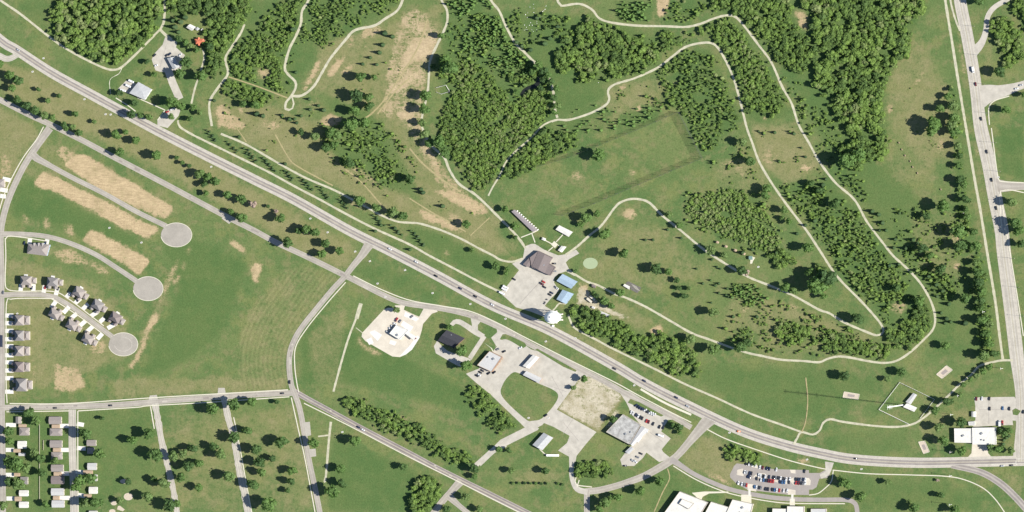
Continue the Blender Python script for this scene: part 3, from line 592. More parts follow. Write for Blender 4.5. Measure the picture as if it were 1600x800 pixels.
# ------------------------------------------------------------------ car parks and yards
sheet('parking_lot', [(820,385),(830,381),(836,381),(850,390),(872,399),(886,397),(900,390),(905,396),(889,405),(884,410),(889,420),(905,432),(897,431),(884,424),(872,428),(866,435),(866,442),(874,454),(862,465),(851,478),(880,495),(870,503),(830,487),(806,480),(791,466),(780,457),(792,447),(811,422),(800,412),(817,404),(819,392)], GRAVEL_LOT)
sheet('parking_lot', [(617,477),(618,481),(606,481),(600,483.5),(566,520),(565,526),(571,533),(613,557),(625,558),(634,554),(656,526),(659,516),(661,506),(675,490),(684,487),(680,482),(662,482),(655,495),(631,484),(633,477)], LOT_PALE)
sheet('parking_lot', [(783,513),(768,529),(777,540),(771,548),(748,576),(728,584),(745,599),(765,615),(812,660),(820,668),(782,687),(772,697),(739,726),(747,729),(770,705),(790,697),(840,672),(850,661),(865,667),(890,681),(886,692),(872,704),(890,714),(889,722),(899,722),(901,712),(917,692),(932,675),(870,640),(892,610),(906,590),(935,586),(902,578),(865,556),(830,546),(800,524)], GRAVEL_LOT)
sheet('parking_lot', [(955,602),(970,616),(978,628),(983,638),(985,645),(1001,664),(1010,672),(985,698),(978,706),(969,718),(972,728),(991,728),(1005,715),(1010,707),(1030,722),(1048,716),(1036,706),(1034,702),(1048,685),(1033,674),(1044,656),(1060,655),(1020,634),(985,612)], GRAVEL_LOT)
sheet('parking_lot', [(1151,724),(1167,726),(1209,733),(1264,734.5),(1264,739),(1281,739),(1290,734),(1297,741),(1292,747),(1280,748),(1276,761),(1270,765),(1264,765),(1264,773.5),(1231,773),(1168,765),(1151,756),(1141,746),(1140.5,741),(1147,728)], LOT_DARK)
for p in ([(1152,734),(1161,732),(1162,744),(1151,742)], [(1184,739),(1196,740),(1196,748),(1176,746)], [(1209,744),(1226,746),(1226,750),(1232,751),(1232,755),(1226,757),(1209,752)], [(1233,750),(1240,746),(1264,747),(1267,751),(1266,758),(1240,758)],
          [(1168,756),(1178,757),(1182,768),(1168,766)], [(1231,764),(1243,766),(1243,773),(1231,773)], [(1234,734),(1243,734),(1243,740),(1236,739)], [(1172,725),(1186,728),(1186,732),(1176,730)]):
    sheet('parking_island', p, LOT_PALE)
sheet('parking_lot', [(1522,621),(1585,620),(1589,627),(1600,640),(1600,658),(1582,657),(1583,664),(1554,665),(1522,667),(1512,661),(1524,657),(1524,635)], GRAVEL_LOT)
sheet('driveway', [(1519,693),(1542,693),(1544,708),(1552,717),(1510,717),(1518,708)], LOT_PALE)
sheet('parking_lot', [(258,58),(264,60),(277,65),(275,74),(284,82),(289,86),(284,96),(283,108),(268,111),(258,113),(250,112),(243,110),(240,102),(237,93),(241,84),(254,70)], GRAVEL_LOT)
ribbon('driveway', [(263,110),(270,130),(281,155)], 12, GRAVEL_LOT, smooth=False)
sheet('parking_lot', [(198,125),(213,131),(202,147),(184,139)], GRAVEL_LOT)
sheet('parking_lot', [(261,172),(272,168),(282,172),(279,181),(262,200),(246,196),(246,189)], GRAVEL_LOT)
ribbon('driveway', [(705,508),(710,503),(718,503),(730,510),(745,520),(756,526)], [6,8,8,9,9,7], GRAVEL_LOT)
ribbon('driveway', [(744,498),(742,508),(742,519)], [18,9,10], GRAVEL_LOT)
ribbon('driveway', [(784,512),(777,521),(771,530),(775,541)], [20,10,9,9], GRAVEL_LOT)
ribbon('driveway', [(757,525),(745,543),(734,560)], 7, GRAVEL_LOT)
sheet('driveway', [(681,552),(678,541),(683,532),(690,540),(699,548),(712,553),(730,559),(737,562),(728,567),(722,574),(712,570)], GRAVEL_LOT)
sheet('plaza', [(861,382),(866,376.5),(872,382),(867,387.5)], WALK)
for q in ([(577,519),(585,516),(597,523),(590,533)], [(630,501),(646,511),(641,518),(626,508)], [(633,487),(655,498),(650,502),(631,494)], [(640,540),(652,524),(656,527),(644,546),(634,554),(624,557)], [(610,531),(620,534),(617,540),(608,537)], [(572,531),(580,527),(584,536),(577,539)]):
    sheet('concrete_slab', q, DRIVE)
ribbon('tar_seam', [(812,475),(830,455),(850,434)], .7, LOT_DARK)
for q in ([(850,600),(885,612)], [(862,588),(880,620)], [(880,660),(905,690)], [(895,655),(880,678)], [(1015,675),(1035,690)], [(1530,640),(1580,640)], [(1545,625),(1545,662)], [(260,70),(250,105)]): ribbon('tar_seam', q, .5, LOT_DARK)
sheet('dark_sheet', [(812,149),(816,141),(824,135),(833,132),(839,126),(840,119),(845,124),(843,132),(835,138),(824,141),(817,148)], mat('dark_gloss', (0.022, 0.026, 0.022), rough=.15, spec=.5), smooth=True)  # near-black glossy sheet laid along the gully
# ------------------------------------------------------------------ roads
HW = [(-60,8),(0,62),(27,79),(81,114),(141,147),(185,171),(240,201),(320,242),(400,282),(460,312),(545,360),(607,391),(681,429.5),(769,477),(860,516.5),(960,571),(1005,598),(1065,629),(1155,671.5),(1222,694),(1280,708),(1337,718),(1430,723),(1530,721.5),(1600,720),(1680,719)]
ribbon('highway_shoulder', HW, [15.5]*12 + [16]*10, SHOULDER)
ribbon('road', [(-70,66),(-10,84),(12,92),(30,84)], [12,11,10,8], CONCRETE_ROAD)
ribbon('road', [(-70,120),(0,156),(45,179),(82,196),(130,220),(175,244),(250,283),(308,314),(357,340),(395,359),(432,379),(475,399),(510,416),(540,431),(560,441),(595,459),(620,470),(640,475),(690,482),(730,491),(760,502),(790,517),(830,539),(865,556),(915,581),(952,600),(985,619),(1022,637),(1055,653),(1080,668)], 8.6, ASPHALT2)
ribbon('road', [(1112,652),(1100,664),(1080,687),(1060,710),(1045,722),(1010,742),(985,752),(960,760),(935,766),(915,768)], [22,16,12,11,12,11,10.5,10,10,10], ASPHALT2)
ribbon('road', [(917,765),(917,830)], 9, ASPHALT2, smooth=False)
ribbon('driveway', [(918,769),(902,764),(894,748),(893,730),(895,710)], [9,9,7,7,12], GRAVEL_LOT)
ribbon('road', [(1048,718),(1057,723),(1085,741),(1120,757),(1150,767),(1200,776.5),(1240,780),(1280,781),(1320,781),(1334,785),(1339,796),(1340,830)], [10]+[7]*10, LOT_DARK)
ribbon('road', [(1487,727),(1530,737),(1560,753),(1585,775),(1612,805)], [9,10,11,11,11], ASPHALT)
ribbon('driveway', [(1296,722),(1293,738),(1282,745)], [14,8,7], GRAVEL_LOT)
ER = [(1494,-60),(1500,0),(1510,50),(1519,100),(1525,140),(1532,197),(1545,255),(1555,310),(1565,360),(1569,398),(1582,500),(1593,597),(1595,640),(1595,680),(1594,722)]
ribbon('road', ER, [19]*5+[22]*7+[16,15,24], SHOULDER)
ribbon('road', [(1530,152),(1545,146),(1567,142),(1600,132),(1660,112)], [36,20,12,12,12], GRAVEL_LOT)
ribbon('road', [(1553,289),(1566,291),(1600,291),(1660,291)], [22,12,9.5,9.5], ASPHALT2)
ribbon('driveway', [(1600,-18),(1572,0),(1553,12),(1543,27),(1540,50),(1533,68),(1520,82)], [7,7,7.5,8,8,10,16], GRAVEL_LOT)
ribbon('road', [(78,200),(72,208),(55,232),(35,264),(15,307),(5,340),(1,370),(2,420),(2,500),(2,640),(3,720),(3,840)], [12,9.5,9.5,9.5,9.5,9.5,11,11,11,11,12,12], ASPHALT2)
ribbon('road', [(50,240),(57,247),(75,257),(112,277),(162,302),(212,330),(257,352),(268,359)], [12,8,7.5,7.5,7.5,7.5,7.5,8], ASPHALT2)
sheet('cul_de_sac', ellipse(275.5,367,24,18.6,40), ASPHALT2)
ribbon('road', [(0,366),(37,366),(75,370),(112,381),(150,398),(180,417),(210,437),(222,446)], [9,7.5,7.5,7.5,7.5,7.5,7.5,8], ASPHALT2)
sheet('cul_de_sac', ellipse(231.3,451,23.2,18.6,40), ASPHALT2)
ribbon('road', [(0,461),(50,460),(80,463),(105,475),(130,492),(155,511),(175,526),(184,534)], [9,7.5,7.5,7.5,7.5,7.5,7.5,8], ASPHALT2)
sheet('cul_de_sac', ellipse(192.5,538,22.6,18,40), ASPHALT2)
ribbon('road', [(-40,638),(0,637),(75,636),(175,633),(250,627),(320,622),(382,617.5),(445,614.5),(462,614)], 8.8, ASPHALT2)
ribbon('road', [(459,611),(480,623),(515,642),(570,672),(640,708.5),(680,730),(722,751),(765,772),(825,802),(900,840)], 8.5, OLDROAD)
ribbon('road', [(581,377),(574,386),(566,398),(552,415),(537,434),(520,452),(495,482),(472,511),(460,531),(453,552),(452,575),(455,600),(459,612),(467,634),(472,657),(477,687),(483,720),(492,762),(500,803),(506,840)], [16,10,8.5]+[8.5]*15, ASPHALT2)
for p in ([(474,660),(484,659),(486,680),(478,682)], [(482,702),(493,701),(494,713),(485,714)], [(341,606),(351,606),(353,616),(340,616)], [(234,618),(245,617),(247,625),(232,626)], [(346,341),(356,334),(364,343),(358,350)]):
    sheet('paved_pad', p, CONCRETE_ROAD)
ribbon('road', [(113,640),(113,700),(115,760),(116,840)], 11.5, CONCRETE_ROAD, smooth=False)
ribbon('old_street', [(242,630),(247,657),(252,687),(260,720),(267,750),(272,772),(278,810)], 9.5, CONCRETE_ROAD, rag=.35)
ribbon('old_street', [(350,620),(357,655),(365,682),(370,712),(375,740),(380,762),(389,810)], 10, CONCRETE_ROAD, rag=.25)
ribbon('driveway', [(748,725),(772,703),(790,694)], 9, GRAVEL_LOT)
ribbon('road', [(720,752),(705,768),(690,785),(675,805)], [13,10,10,10], ASPHALT2)
ribbon('road', [(700,774),(715,788),(735,805)], [12,8,8], ASPHALT2)
# carriageways
ribbon('carriageway', HW, 8.6, ASPHALT)
ribbon('carriageway', ER, [12]*15, CONCRETE_ROAD)
PATCH = mat('asphalt_patch', (0.33, 0.29, 0.255), var=.15); OLDPATCH = mat('pale_patch', (0.52, 0.47, 0.40), var=.15)
FR = smooth_line([(130,220),(308,314),(475,399),(540,431),(620,470),(730,491),(830,539),(985,619)], 3); DG = smooth_line([(480,623),(640,708.5),(765,772)], 3); CU = smooth_line([(537,434),(472,511),(453,552),(455,600)], 3); ES = smooth_line([(20,637),(175,633),(320,622),(440,615)], 3)
for L_, k_ in ((FR, 12), (DG, 6), (CU, 5), (ES, 6)):
    for _ in range(k_):
        i_ = int(rng.integers(4, len(L_) - 8)); n_ = int(rng.integers(2, 5)); o_ = rng.uniform(-1.8, 1.8); seg = np.array(L_[i_:i_ + n_]); d_ = seg[-1] - seg[0]; d_ = d_ / np.linalg.norm(d_)
        ribbon('road_patch', [tuple(q + np.array([-d_[1], d_[0]]) * o_) for q in seg], rng.uniform(1.6, 3.4), PATCH if rng.random() < .65 else OLDPATCH, smooth=False)
for e in ((275.5,367,24,18.6), (231.3,451,23.2,18.6), (192.5,538,22.6,18)):
    a_ = [(e[0] + (e[2] + .2) * math.cos(t), e[1] + (e[3] + .2) * math.sin(t)) for t in np.linspace(-2.3, 3.0, 44)]
    ribbon('kerb', a_, .9, WALK, smooth=False, extra=.08)
    for q in ((.6,) if e[0] < 200 else ()): ribbon('tyre_mark', [(e[0] + e[2] * q * math.cos(t), e[1] + e[3] * q * math.sin(t)) for t in np.linspace(-2.0 + q, 2.4 + q, 30)], .8, PATCH if q < .5 else OLDPATCH, smooth=False)
# painted lines
def offset_line(pts, d):
    L = np.array(smooth_line(pts), float); t = np.gradient(L, axis=0); t /= np.linalg.norm(t, axis=1, keepdims=True)
    return [tuple(p) for p in L + np.stack([-t[:, 1], t[:, 0]], 1) * d]
ribbon('lane_marking', HW, 0.45, YELLOW); ribbon('lane_marking', ER, 0.45, YELLOW)
for d in (-4.0, 4.0): ribbon('lane_marking', offset_line(HW, d), 0.35, MARK, smooth=False)
ribbon('lane_marking', [(480,625),(515,642.5),(570,672.5),(640,709),(680,730.5),(722,751.5),(765,772.5),(825,802)], 0.5, YELLOW)
ribbon('lane_marking', [(1549,725.5),(1588,724)], 0.8, MARK, smooth=False); ribbon('lane_marking', [(1549,727.5),(1588,726.5)], 0.5, MARK, smooth=False)
ribbon('lane_marking', [(1587,720),(1588,727)], 0.8, MARK, smooth=False)
# ------------------------------------------------------------------ gravel paths and tracks
for pts, w in [
 ([(-50,-38),(0,0),(32,22),(75,56),(105,77),(140,96),(165,107),(177,109),(190,105),(215,82),(242,54),(252,43),(257,25),(257,-30)], 3.6),
 ([(250,46),(258,54),(268,62)], 4.5),
 ([(278,188),(281,198),(300,210),(320,220),(360,239.5),(420,269),(460,291),(500,312),(545,336.5),(585,357),(640,382),(670,399),(715,422.5),(750,441),(781,456)], 3.4),
 ([(888,492),(892,503),(900,514),(930,530),(960,546),(1020,575),(1070,600),(1120,622),(1172,646),(1222,664),(1252,675)], 3.2),
 ([(382,38),(376,52),(361,75),(352,92),(356,115),(342,135),(329,155),(327,170),(331,197)], 3.8),
 ([(345,209),(385,226),(442,259),(480,279),(520,296),(547,310),(570,322),(595,336),(620,346),(640,348),(657,349.5),(690,360),(722,374),(750,389),(770,399),(782,406),(800,409),(817,404)], 3.4),
 ([(486,-30),(482,0),(472,17),(470,37),(462,57),(452,77),(445,105),(450,116),(461,127),(462,137),(455,150),(447,160),(446,170),(452,172)], 4.0),
 ([(456,151),(459,162),(457,169),(451,172.5)], 2.6),
 ([(455,150),(472,149),(490,135),(505,110),(517,90),(540,62),(555,47),(585,40),(602,29),(620,17),(629,0),(635,-30)], 4.0),
 ([(684,-30),(690,0),(698,15),(699,32),(694,47),(682,72),(672,95),(670,120),(668,145),(659,185),(660,200),(672,225),(694,246),(702,265),(717,287),(740,302),(757,317),(780,340),(800,360),(814,377),(821,388)], 3.8),
 ([(755,-30),(767,0),(780,17),(790,40),(805,67),(820,82),(834,96),(848,108),(855,115),(864,140),(867,170),(871,184)], 3.8),
 ([(862,190),(871,187),(890,187),(922,177),(945,165),(952,155),(950,142),(960,132),(992,122),(1027,106),(1052,87),(1070,74),(1090,68),(1110,67),(1122,75),(1135,97),(1147,125),(1157,160),(1167,200),(1175,222),(1185,250),(1200,277),(1220,307),(1237,330),(1260,360),(1280,390),(1300,421),(1317,442),(1342,467),(1365,492),(1378,509),(1380,519),(1370,524),(1350,517),(1320,504),(1295,489),(1280,484),(1240,462),(1205,447),(1172,434),(1140,416),(1100,390),(1060,357),(1035,337),(1015,317),(1000,311.5),(985,311),(970,316),(960,325),(940,352),(922,367),(902,385),(884,398)], 3.6),
 ([(862,189),(847,197),(830,215),(805,237),(790,254),(782,272),(770,292),(763,306)], 2.6),
 ([(866,-30),(872,3),(877,9),(905,6),(925,15),(937,29),(960,36),(997,40),(1040,41),(1072,42),(1095,37),(1115,29),(1135,24),(1150,27),(1167,46),(1185,70),(1205,97),(1222,135),(1237,162),(1248,195),(1265,225),(1280,252),(1305,285),(1335,312),(1355,347),(1380,380),(1396,400),(1420,422),(1440,445),(1455,472),(1461,495),(1458,514),(1442,532),(1420,552),(1400,564),(1380,567),(1355,564),(1330,559),(1310,557),(1292,561),(1280,566),(1255,564),(1220,562),(1190,556),(1167,551),(1137,541),(1110,531),(1080,520),(1045,500),(1010,480),(980,466),(960,459),(935,446),(917,440),(897,428),(884,422)], 3.6),
 ([(1470,-60),(1477,0),(1487,62),(1497,125),(1509,197),(1522,275),(1532,330),(1543,398),(1555,470),(1562,525),(1567,562)], 4.2),
 ([(1483,-30),(1485,0),(1492,28),(1500,48)], 3.0),
 ([(1582,563),(1566,563),(1550,566),(1530,572),(1518,585),(1500,600),(1482,618),(1455,643),(1440,655),(1425,663),(1400,667),(1362,665),(1317,659),(1297,655),(1286,661),(1281,672),(1270,679),(1252,675),(1246,684),(1240,694)], 3.4),
 ([(317,78),(319,92),(311,118),(304,140),(299,162)], 3.0),
 ([(564,474),(557,498)], 6.0), ([(557,496),(545,527),(535,560),(524,600),(521,612)], 3.4), ([(556,512),(569,522)], 1.4),
 ([(517,659),(514,687),(509,745),(506,753)], 3.8), ([(497,682),(513,680)], 2.6),
 ([(884,475),(874,474),(868,481),(862,487)], 2.4)]:
    ribbon('gravel_path', pts, w * .95, GRAVEL, rag=.3)
ribbon('dirt_track', [(357,120),(402,135),(449,153)], 2.0, DIRT)
for pts, w in [([(1259,590),(1262,625),(1259,657),(1253,675)], 1.6), ([(668,30),(650,80),(605,150),(580,178),(570,184)], 2.2), ([(640,122),(620,140),(600,165),(590,178)], 2.0),
               ([(640,232),(660,255),(690,280),(720,300)], 2.4), ([(640,310),(680,335),(728,362)], 2.0), ([(430,210),(450,245),(465,260),(520,290)], 1.8), ([(540,265),(565,285),(600,325)], 1.8), ([(370,200),(385,222)], 1.6),
               ([(765,340),(735,368)], 1.6), ([(1043,732),(1046,748),(1035,770),(1022,800)], 1.6)]:
    ribbon('dirt_track', pts, w, DIRT, rag=.6)
# ------------------------------------------------------------------ pavements
for pts in [
 [(68,198),(57,218),(37,245),(20,275),(7,303),(0,325),(-4,345)], [(8,372),(9,400),(8,440),(12,452),(32,455),(83,455.5),(107,467),(140,492),(162,509)],
 [(84,466.5),(45,466),(17,467.5),(10,474),(9.5,540),(9.5,600),(11,630)], [(80,466.5),(91,473),(125,495),(157,519)], [(8,374),(12,369),(37,371),(75,377)],
 [(15,630.5),(105,630.5),(230,622),(320,616.5),(450,609)], [(10,643.5),(108,642)], [(122,642),(212,636.5),(232,634),(320,629),(452,620)],
 [(121.5,642),(121.5,720),(122.5,830)], [(235,635),(241,670)], [(365,652),(374,695),(382,740),(396,815)], [(455,621),(467,675),(477,720),(494,810)],
 [(475,630),(545,665),(640,714.5),(715,752),(760,775),(820,805)],
 [(540,441),(510,475),(480,512),(462,542),(460.5,572),(464,600),(467,613)],
 [(552,431),(595,452),(640,469),(690,478),(735,486.5),(780,506),(820,527),(890,562.5),(960,597),(1000,619),(1042,641),(1080,660)],
 [(1105,671),(1135,686),(1180,702),(1235,720),(1280,731),(1291,733)], [(1301,734.5),(1355,740),(1420,742),(1475,744),(1505,749),(1535,762),(1555,780),(1572,804)],
 [(1302,735),(1299,752),(1290,762),(1278,771),(1264,773.5)], [(1052,728),(1085,748),(1120,764),(1150,773.5),(1200,783),(1240,786.5),(1320,787)],
 [(1549,200),(1559,277),(1562,283),(1600,285.5)], [(1565,360),(1562,305),(1567,298),(1580,297),(1600,301)], [(1566,320),(1571,355),(1579,400),(1589,460),(1599,525)], [(1546,195),(1545,170),(1553,158),(1577,150)],
 [(215,153),(258,172)], [(258,172),(246,188)], [(181,153),(200,165),(212,174)], [(833,363),(839,360)], [(814,371),(832,364),(840,360)], [(831,365),(836,379)], [(851,375),(862,381)], [(881,365),(869,378)], [(864,386),(857,392)], [(872,383),(876,386)],
 [(758,536),(768,544),(770,549)], [(839,698),(851,709),(856,713)], [(905,750),(901,762)], [(900,746),(900,757),(925,761)]]:
    ribbon('pavement', pts, 1.5, WALK, smooth=len(pts) > 2, extra=0.08)
ribbon('stepping_path', [(190,107),(186,115),(174,122),(171,130),(173,147)], 0.9, WALK, rag=1.2)
sheet('driveway', [(1081,770),(1100,768),(1138,768),(1138,770),(1108,771),(1098,776),(1095,783)], WALK)
ribbon('pavement', [(1166,773),(1166,788)], 16, WALK, smooth=False); ribbon('pavement', [(1238,779),(1238,795)], 8, WALK, smooth=False)
ribbon('crosswalk', [(1171,764),(1171,775)], 3.5, MARK, smooth=False); ribbon('crosswalk', [(1238,772),(1238,784)], 3.5, MARK, smooth=False)
ribbon('concrete_strip', [(1001,608),(1040,630),(1080,648)], 3.2, WALK)
# grass islands in the paving
for p in ([(786,600),(800,583),(812,583.5),(837,597),(872,617),(850,651),(832,657.5),(820,654),(785,620)], [(781,530),(784,525),(790,522),(820,536),(821,542),(817,544),(800,534),(790,530),(784,531)],
          [(836,546),(840,545),(901,578.5),(899,581),(880,573)], [(747,507),(752,504),(776,514),(777,519),(767,528),(760,525),(749,515)], [(760,530),(767,527),(775,540),(770,545),(757,536)],
          [(632,480),(659,486.5),(655,494),(650,493),(631,484)], [(981,629),(985,623),(1000,629),(1037,649),(1033,651),(990,633)], [(1582,641),(1587,638),(1595,642),(1590,649),(1583,648)], [(840,668),(851,662),(862,668),(855,674),(848,673)], [(692,787),(704,790),(712,800),(688,800),(690,790)]):
    sheet('grass_verge', p, GROUND, smooth=len(p) > 7)
sheet('grass_verge', [(699,520),(708,511),(722,513),(741,523),(731,529),(712,522)], GROUND)
sheet('round_pad', ellipse(922.5,411.5,11.5,8.8,36), mat('pale_green_turf', (0.38, 0.45, 0.27), var=0.06))
for p in (ellipse(193.5,752,6,3.6,14), ellipse(200.5,776,7.2,5.8,16), ellipse(178,786,5,3.6,14), ellipse(175.5,799,5,3.5,14)): sheet('sand_patch', p, SAND)
sheet('sand_patch', [(184,791),(187,790),(195,796),(192,799),(183,796)], SAND)
def drive(*q):
    for p in q: ribbon('driveway', p, 6.5 if math.dist(*p) < 30 else 7, DRIVE, smooth=False, extra=0.05)
drive([(32,455.5),(33,444)], [(52,455),(52.5,444)], [(68,457),(70,446)], [(87,461),(90,450)], [(103,465),(110,458)], [(117,474),(126,466)], [(129,483),(138,475)], [(142,494),(152,487.5)], [(156,503),(163,497)], [(168,513),(180,506)],
      [(88,470),(80,481)], [(108,479),(99,489)], [(120,490),(109,499)], [(134,501),(125,509)], [(145,510),(134,520)], [(160,521),(152,530)])
for y in (493, 505, 517, 530, 541, 555, 566, 579, 591, 612): drive([(8,y),(21,y)])
drive([(47,371.5),(46,382)], [(74,374),(72,384)], [(17,282),(4,279)], [(12,298),(0,296)], [(9,307),(0,306)])
for y, x0, x1 in ((665.5,93,108), (703,93,108), (740,95,108), (778,93,110), (664,9,25), (703,9,22), (742,9,22), (779,10,24)): drive([(x0,y),(x1,y)])
drive([(120,662),(131,664)], [(120,700),(134,701)], [(118,737),(132,738)], [(121,773),(133,775)])
# ------------------------------------------------------------------ vegetation
import bmesh
def ico(sub):
    bm = bmesh.new(); bmesh.ops.create_icosphere(bm, subdivisions=sub, radius=1.0); bm.verts.ensure_lookup_table()
    v = np.array([x.co[:] for x in bm.verts]); f = np.array([[q.index for q in p.verts] for p in bm.faces]); bm.free(); return v, f
ICO1, ICO2 = ico(1), ico(2)
def unit(n, r):
    d = r.normal(size=(n, 3)); return d / np.linalg.norm(d, axis=1, keepdims=True)
def crown_arrays(seed, lobes, cards, base, card=(0.10, 0.2), flat=1.0):
    """a broadleaf crown of radius 1 about the origin: clumps of foliage with loose leaf sprays standing off them"""
    r = np.random.default_rng(seed); V, F = [], []; o = 0; bv, bf = base
    d = unit(lobes, r); d[:, 2] = np.where(d[:, 2] < -0.35, -d[:, 2], d[:, 2])
    cen = d * r.uniform(0.40, 0.72, (lobes, 1)); rad = r.uniform(0.30, 0.50, lobes)
    cen = np.concatenate([cen, [[0, 0, 0.05]]]); rad = np.append(rad, 0.62)
    for c, q in zip(cen, rad):
        v = bv * (q * r.uniform(0.86, 1.14, (len(bv), 1))) + c; V.append(v); F.append(bf + o); o += len(v)
    k = r.integers(0, len(cen), cards); dd = unit(cards, r); dd[:, 2] = np.abs(dd[:, 2]) * 0.9 + dd[:, 2] * 0.1
    p = cen[k] + dd * (rad[k] * r.uniform(0.95, 1.25, cards))[:, None]
    nn = dd + r.normal(size=(cards, 3)) * 0.55; nn /= np.linalg.norm(nn, axis=1, keepdims=True)
    a = np.cross(nn, unit(cards, r)); a /= np.maximum(np.linalg.norm(a, axis=1, keepdims=True), 1e-6); b = np.cross(nn, a)
    s = r.uniform(card[0], card[1], (cards, 1))
    q = np.stack([p - a * s - b * s * .7, p + a * s - b * s * .6, p + a * s * .8 + b * s, p - a * s * .9 + b * s * .8], 1).reshape(-1, 3)
    i = np.arange(cards) * 4 + o
    V.append(q); F.append(np.stack([i, i + 1, i + 2], 1)); F.append(np.stack([i, i + 2, i + 3], 1))
    V = np.concatenate(V); V[:, 2] *= flat
    return V, np.concatenate(F)
def conifer_arrays(seed, tiers=4, k=9):
    r = np.random.default_rng(seed); V, F = [], []; o = 0
    for t in range(tiers):
        z0 = -1.0 + 2.6 * t / tiers; z1 = z0 + 3.2 / tiers + 0.25; R = 1.0 - 0.78 * t / tiers
        a = np.arange(2 * k) * math.pi / k + r.uniform(0, 1); rr = R * np.where(np.arange(2 * k) % 2 == 0, r.uniform(.85, 1.12, 2 * k), r.uniform(.72, .86, 2 * k))
        ring = np.stack([rr * np.cos(a), rr * np.sin(a), np.full(2 * k, z0) + r.uniform(-.12, .12, 2 * k)], 1)
        V.append(np.concatenate([ring, [[0, 0, z1]]])); n = 2 * k
        F.append(np.array([[o + i, o + (i + 1) % n, o + n] for i in range(n)])); o += n + 1
    return np.concatenate(V), np.concatenate(F)
# woods: each one a single mass of crowns on stems
B_CHEAP = [crown_arrays(100 + i, 4, 64, ICO1, (0.09, 0.19)) for i in range(10)]
S_CHEAP = [crown_arrays(160 + i, 2, 18, ICO1, (0.14, 0.26)) for i in range(8)]      # bushes: two or three clumps
C_CHEAP = [conifer_arrays(200 + i, 3, 6) for i in range(5)]
def build_mass(name, pts, rads, kinds, label, cat, tints, hfac=2.0):
    rm = float(np.mean(rads)); low = name == 'scrub' or label.startswith('bright')
    V, F, T, MI = [], [], [], []; o = 0
    for (px, py), r, k, t in zip(pts, rads, kinds, tints):
        arr = C_CHEAP[rng.integers(5)] if k == 'c' else S_CHEAP[rng.integers(8)] if low else B_CHEAP[rng.integers(10)]
        R = r * M; hc = 1.2 * R if k == 'c' else hfac * M * (.7 * rm + .3 * r if name != 'scrub' else r)
        a = rng.uniform(0, 6.28); ca, sa = math.cos(a), math.sin(a)
        v = arr[0].copy(); x, y = v[:, 0] * ca - v[:, 1] * sa, v[:, 0] * sa + v[:, 1] * ca
        g = G(px, py, hc)
        zz = v[:, 2] * R * (1.1 if k == 'c' else rng.uniform(.42, .62))
        V.append(np.stack([x * R * 1.12 + g.x, y * R * 0.95 + g.y, zz + hc], 1)); F.append(arr[1] + o); o += len(v)
        T.append(np.full(len(v), t)); MI.append(np.zeros(len(arr[1]), np.int32))
        s = max(0.12, R * 0.07); tr = np.array([[g.x - s, g.y - s, -.05], [g.x + s, g.y - s, -.05], [g.x, g.y + s, -.05], [g.x, g.y, hc]])
        V.append(tr); F.append(np.array([[0, 1, 3], [1, 2, 3], [2, 0, 3]]) + o); o += 4; T.append(np.full(4, t)); MI.append(np.ones(3, np.int32))
    con = sum(k == 'c' for k in kinds) > len(kinds) * .6
    me = tri_mesh(name, np.concatenate(V), np.concatenate(F), [NEEDLE_W if con else LEAF_W, BARK], tint=np.concatenate(T))
    me.polygons.foreach_set('material_index', np.concatenate(MI))
    return tag(link(name, me), label, cat, kind='stuff')
def scatter(poly, sp, jit=0.55, rag=2.6, gap=.86):
    P = np.array(poly, float); x0, y0 = P.min(0); x1, y1 = P.max(0); out = []
    ny = int((y1 - y0) / (sp * .8)) + 2; nx = int((x1 - x0) / sp) + 2
    X = x0 + (np.arange(nx)[None, :] + 0.5 * (np.arange(ny) % 2)[:, None]) * sp; Y = np.repeat(y0 + np.arange(ny)[:, None] * sp * .8, nx, 1)
    X = X + rng.uniform(-jit, jit, X.shape) * sp; Y = Y + rng.uniform(-jit, jit, Y.shape) * sp * .8
    k = pip(poly, X + rng.normal(0, rag, X.shape), Y + rng.normal(0, rag, X.shape))
    i = np.clip(Y.astype(int) + 120, 1, 1038); j = np.clip(X.astype(int) + 120, 1, 1838)
    k &= (LV[i, j] == 0) & (LV[i, np.clip(j + 2, 0, 1839)] == 0) & (LV[i, np.clip(j - 2, 0, 1839)] == 0) & (LV[np.clip(i + 2, 0, 1039), j] == 0) & (LV[np.clip(i - 2, 0, 1039), j] == 0)   # nothing grows out of paving
    f1, f2, q1, q2 = rng.uniform(.05, .11, 2).tolist() + rng.uniform(0, 6, 2).tolist()
    k &= (np.sin(X * f1 + q1 + 1.3 * np.sin(Y * f2)) * np.sin(Y * f2 * 1.3 + q2 + np.sin(X * f1 * .7)) < gap)                              # glades
    return list(zip(X[k], Y[k]))
NTREE = 0
